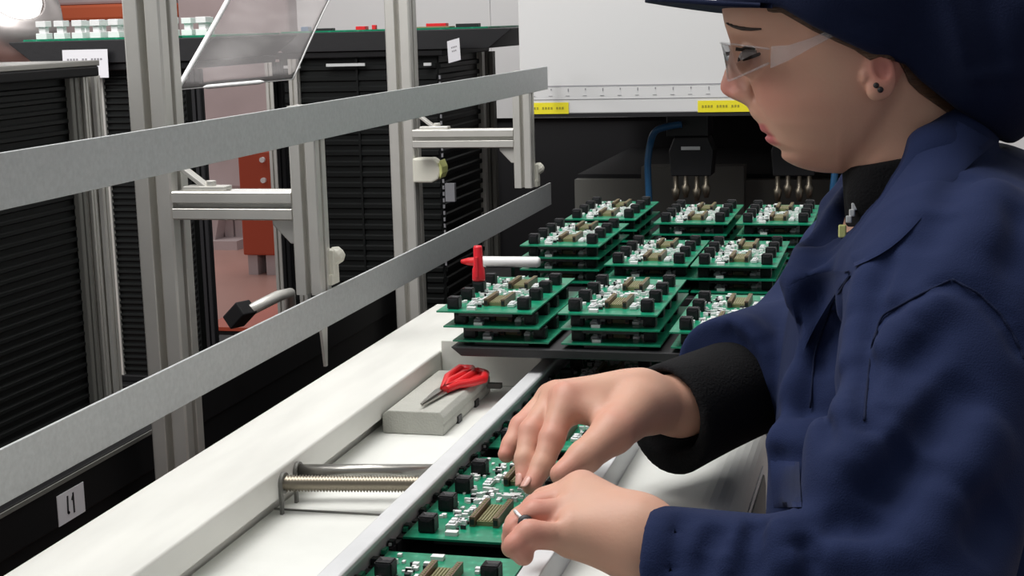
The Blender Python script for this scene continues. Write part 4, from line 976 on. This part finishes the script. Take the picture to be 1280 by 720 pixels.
for L in (rim, bk):
    for a, b in zip(L, L[1:]): fs.append((a, b, b+m_, a+m_))
mb.add(H(vs), fs); put('visor', mb, 'capcloth', capo, 0, True)
gf = Field((930, -60, -140), (1240, 200, 140), 2.0); gf.F[:] = 60
a_ = ((np.array(gf.lo)-hf.lo)/hf.h).round().astype(int); b_ = np.minimum(a_+gf.n, hf.n)
sub = hf.F[a_[0]:b_[0], a_[1]:b_[1], a_[2]:b_[2]]; gf.F[:sub.shape[0], :sub.shape[1], :sub.shape[2]] = sub-3.5
u, v, w = gf.grid(np.zeros(3, int), gf.n)
low = edge_v(u[:, 0, 0])+np.interp(u[:, 0, 0], [940, 965, 1000, 1060, 1078, 1090, 1112, 1125, 1200], [0, 6, 5, 4, 8, 0, 0, 16, 10])
D = (v-low[:, None, None]+0*w).astype(np.float32); D2 = (958-u+0*v+0*w).astype(np.float32)
gf.F = np.maximum(np.maximum(gf.F, D), D2); P, Q = gf.surface(); organic('hair', H(P), Q, 'hair', person)
# ---- face details
def patch(pts, rad, m, name, lift=.6, parent=person):
    pp = []
    for a, b in zip(pts, pts[1:]):
        for t in np.linspace(0, 1, 7)[:-1]: pp.append((a[0]+(b[0]-a[0])*t, a[1]+(b[1]-a[1])*t))
    pp.append(pts[-1]); q = [H1(x, y, surf_w(x, y, lift)) for x, y in pp]
    mb = MB(); n = len(q); mb.tube(q, [HS*rad*(.35+.65*math.sin(math.pi*min(1, (i+2)/(n+2)))) for i in range(n)], 8); return put(name, mb, m, parent, 0, True)
patch([(909, 31), (917, 35), (928, 38.5), (940, 40), (952, 40)], 2.4, 'brow', 'eyebrow', .2)
for sg in (-1, 1):
    c = H1(EYE[0], EYE[1], sg*EYE[2]); mb = MB(); look = -.93*EU+.36*EV+.08*EW*sg
    mb.lathe([(18*HS*math.sin(a), -18*HS*math.cos(a)) for a in np.linspace(0, math.pi, 20)], c, look, 24); e_ = put('eye', mb, 'sclera', person, 0, True)
    mb = MB(); mb.lathe([(0, 17.6*HS), (11.0*HS, 14.9*HS), (8.5*HS, 16.6*HS), (4*HS, 18.5*HS), (0, 18.9*HS)][1:], c, look, 20); put('iris', mb, 'iris', e_, 0, True)
    mb = MB(); pl = []
    for x in np.linspace(931, 965, 14):
        y = 76-(x-931)*.40; d = np.array([x-EYE[0], y-EYE[1]]); r2 = 23.0**2-d@d; z = sg*EYE[2]+sg*math.sqrt(max(r2, 30)); pl.append(H1(x-.5, y+1.0, z))
    mb.tube(pl, [HS*(1.1+1.0*math.sin(math.pi*i/13)) for i in range(14)], 8); put('eyelash', mb, 'brow', person, 0, True)
    mb = MB(); mb.tube([H1(x, 60.5+(x-922)*.10+2.5*(x < 930), sg*EYE[2]+sg*math.sqrt(max(23.5**2-(x-EYE[0])**2-16**2, 20))) for x in np.linspace(921, 964, 12)], [HS*(2.2-1.3*i/11) for i in range(12)], 8); put('eyelash', mb, 'brow', person, 0, True)
mb = MB(); w_ = surf_w(1097, 109, 0)
for x, y, r in ((1086, 107, 3.4), (1091, 112, 3.6)): mb.lathe([(0, -2*HS), (r*HS, -1*HS), (r*HS, 1*HS), (r*.5*HS, 2.6*HS), (0, 2.8*HS)], H1(x, y, surf_w(x, y)), -EW, 12)
put('ear_stud', mb, 'black', person, 0, True)
# safety glasses
gl = bpy.data.objects.new('eyeglasses', None); col.objects.link(gl); gl.parent = person; gl.location = -root_loc(person)
mb = MB(); vs = []; NA, NB = 28, 8
def lens_pt(a, b):                                   # a across (-1..1), b down (0..1)
    w_ = 100*a; u_ = 907+58*abs(a)**2.2+ (b-.4)*10*(1-abs(a)); t0 = 54+10*abs(a)**2; t1 = 103-22*abs(a)**2.5 - 26*math.exp(-(a/.16)**2)
    return H1(u_-3, t0+(t1-t0)*b, w_)
for j in range(NB+1):
    for i in range(NA+1): vs.append(lens_pt(-1+2*i/NA, j/NB))
mb.add(vs, [(j*(NA+1)+i, j*(NA+1)+i+1, (j+1)*(NA+1)+i+1, (j+1)*(NA+1)+i) for j in range(NB) for i in range(NA)]); l_ = put('lens', mb, 'lens', gl, 0, True)
mb = MB(); mb.tube([lens_pt(-1+2*i/NA, 1) for i in range(NA+1)], .0009, 8); mb.tube([lens_pt(-1+2*i/NA, 0) for i in range(NA+1)], .0008, 8); put('lens_rim', mb, 'clearframe', gl, 0, True)
for sg in (-1, 1):
    mb = MB(); pts = [H1(964, 74, sg*100), H1(985, 69, sg*106), H1(1010, 58, sg*110), H1(1035, 46, sg*113), H1(1065, 34, sg*114)]
    wd = [13, 9, 6, 5, 4]
    R_ = [(p, w__*HS) for p, w__ in zip(pts, wd)]; vs = []
    for p, h_ in R_: vs += [p-EV*h_-EW*.0012, p+EV*h_-EW*.0012, p+EV*h_+EW*.0012, p-EV*h_+EW*.0012]
    fs = [(0, 1, 2, 3), (16, 19, 18, 17)]
    for i in range(4):
        for k in range(4): fs.append((4*i+k, 4*i+4+k, 4*i+4+(k+1) % 4, 4*i+(k+1) % 4))
    mb.add(vs, fs); put('temple', mb, 'clearframe', gl, .0006)
# ring with a dark stone, finger nails
rc = lR[1]*.45+lR[2]*.55; rd = (lR[2]-lR[1])/np.linalg.norm(lR[2]-lR[1])
mb = MB(); s1 = np.cross(rd, [0, 0, 1.0]); s1 /= np.linalg.norm(s1); s2 = np.cross(s1, rd)
mb.tube([rc+.0099*(math.cos(a)*s1+math.sin(a)*s2) for a in np.linspace(0, 2*math.pi, 25)], .0011, 8, False); rg = put('ring', mb, 'tin', person, 0, True)
cd = (CAM-rc)/np.linalg.norm(CAM-rc); cd -= rd*np.dot(cd, rd); cd /= np.linalg.norm(cd)
mb = MB(); mb.lathe([(0, -.001), (.0046, -.001), (.0050, .0012), (.0042, .0028), (0, .0032)], rc+cd*.0095, cd, 14); st_ = put('stone', mb, 'black', rg, 0, True)
mb = MB(); mb.lathe([(0, 0), (.0024, 0), (.0018, .0014), (0, .0016)], rc+cd*.0125, cd, 10); put('gem', mb, 'tin', st_, 0, True)  # bright dot put in for the white highlight on the dark stone
nail = mat('finger nail', (.62, .33, .27), .3); M['nail'] = nail
for q, r in ((rI, .0072), (rM, .0072)):
    d = (q[3]-q[2])/np.linalg.norm(q[3]-q[2]); up = np.cross(d, EU if q is not rT else EW); up /= np.linalg.norm(up)
    out_ = (-EW*.8-EU*.5) if q is not rT else (EV*-.8-EW*.4); out_ = out_-d*np.dot(out_, d); out_ /= np.linalg.norm(out_); sd = np.cross(d, out_)
    c = q[3]+d*r*.25+out_*r*.62; mb = MB(); vs = []; fs = []
    for j in range(9):
        for i in range(9):
            a, b = -1+i/4, -1+j/4; n_r = (abs(a)**3+abs(b)**3)**(1/3) if (a or b) else 0; m1 = max(abs(a), abs(b)); k_ = m1/n_r if n_r else 1
            a, b = a*k_, b*k_; vs.append(c+sd*a*r*.52+d*b*r*.72+out_*r*.42*(1-.55*a*a-.12*b*b))
    for j in range(8):
        for i in range(8): fs.append((j*9+i, j*9+i+1, j*9+i+10, j*9+i+9))
    mb.add(vs, fs); o = put('finger_nail', mb, 'nail', person, 0, True); s_m = o.modifiers.new('thick', 'SOLIDIFY'); s_m.thickness = .0006
# ------------------------------------------------------------------ light and camera
def area(name, loc, target, size, power, color=(1, 1, 1)):
    l = bpy.data.lights.new(name, 'AREA'); l.shape = 'RECTANGLE'; l.size, l.size_y = size; l.energy = power; l.color = color
    o = bpy.data.objects.new(name, l); col.objects.link(o); o.location = loc
    o.rotation_euler = (Vector(target)-Vector(loc)).to_track_quat('-Z', 'Y').to_euler(); return o
area('ceiling_lamp', (-1.1, .9, 1.9), (-.75, 1.1, 0), (.5, 2.2), 36, (1, .98, .96))
area('ceiling_lamp', (-.9, 2.0, 2.0), (-.7, 3.3, .2), (.6, 2.2), 32, (1, .98, .96))
area('ceiling_lamp', (.5, 1.6, 1.9), (.2, 1.2, 0), (.5, 2.0), 8, (1, .97, .94))
area('ceiling_lamp', (-4.5, 8.5, 2.2), (-4.0, 9, -1), (2.5, 4), 75, (1, .95, .92))
area('side_lamp', (-2.4, 1.2, 1.0), (-.1, 1.2, .2), (.8, .8), 13, (1, .97, .95))  # unseen fill light, added from the left to brighten the face
w = bpy.data.worlds.new('hall'); bpy.context.scene.world = w; w.use_nodes = True
w.node_tree.nodes['Background'].inputs['Color'].default_value = (.95, .97, 1, 1); w.node_tree.nodes['Background'].inputs['Strength'].default_value = .24
for o in list(col.objects):
    if o.parent is None: o.location.z += Z0
cam = bpy.data.cameras.new('camera'); cam.sensor_width = 36; cam.lens = FPX*36/1280; cam.clip_start = .02
co = bpy.data.objects.new('camera', cam); col.objects.link(co)
m = Matrix.Identity(4)
for i in range(3): m[i][0], m[i][1], m[i][2] = RC[0][i], -RC[1][i], -RC[2][i]
m.translation = Vector((CAM[0], CAM[1], CAM[2]+Z0)); co.matrix_world = m
sc = bpy.context.scene; sc.camera = co
vs_ = sc.view_settings; sc.display_settings.display_device = 'sRGB'; vs_.view_transform = 'Standard'; vs_.look = 'None'; vs_.gamma = 1; vs_.exposure = 0.0; vs_.use_curve_mapping = False
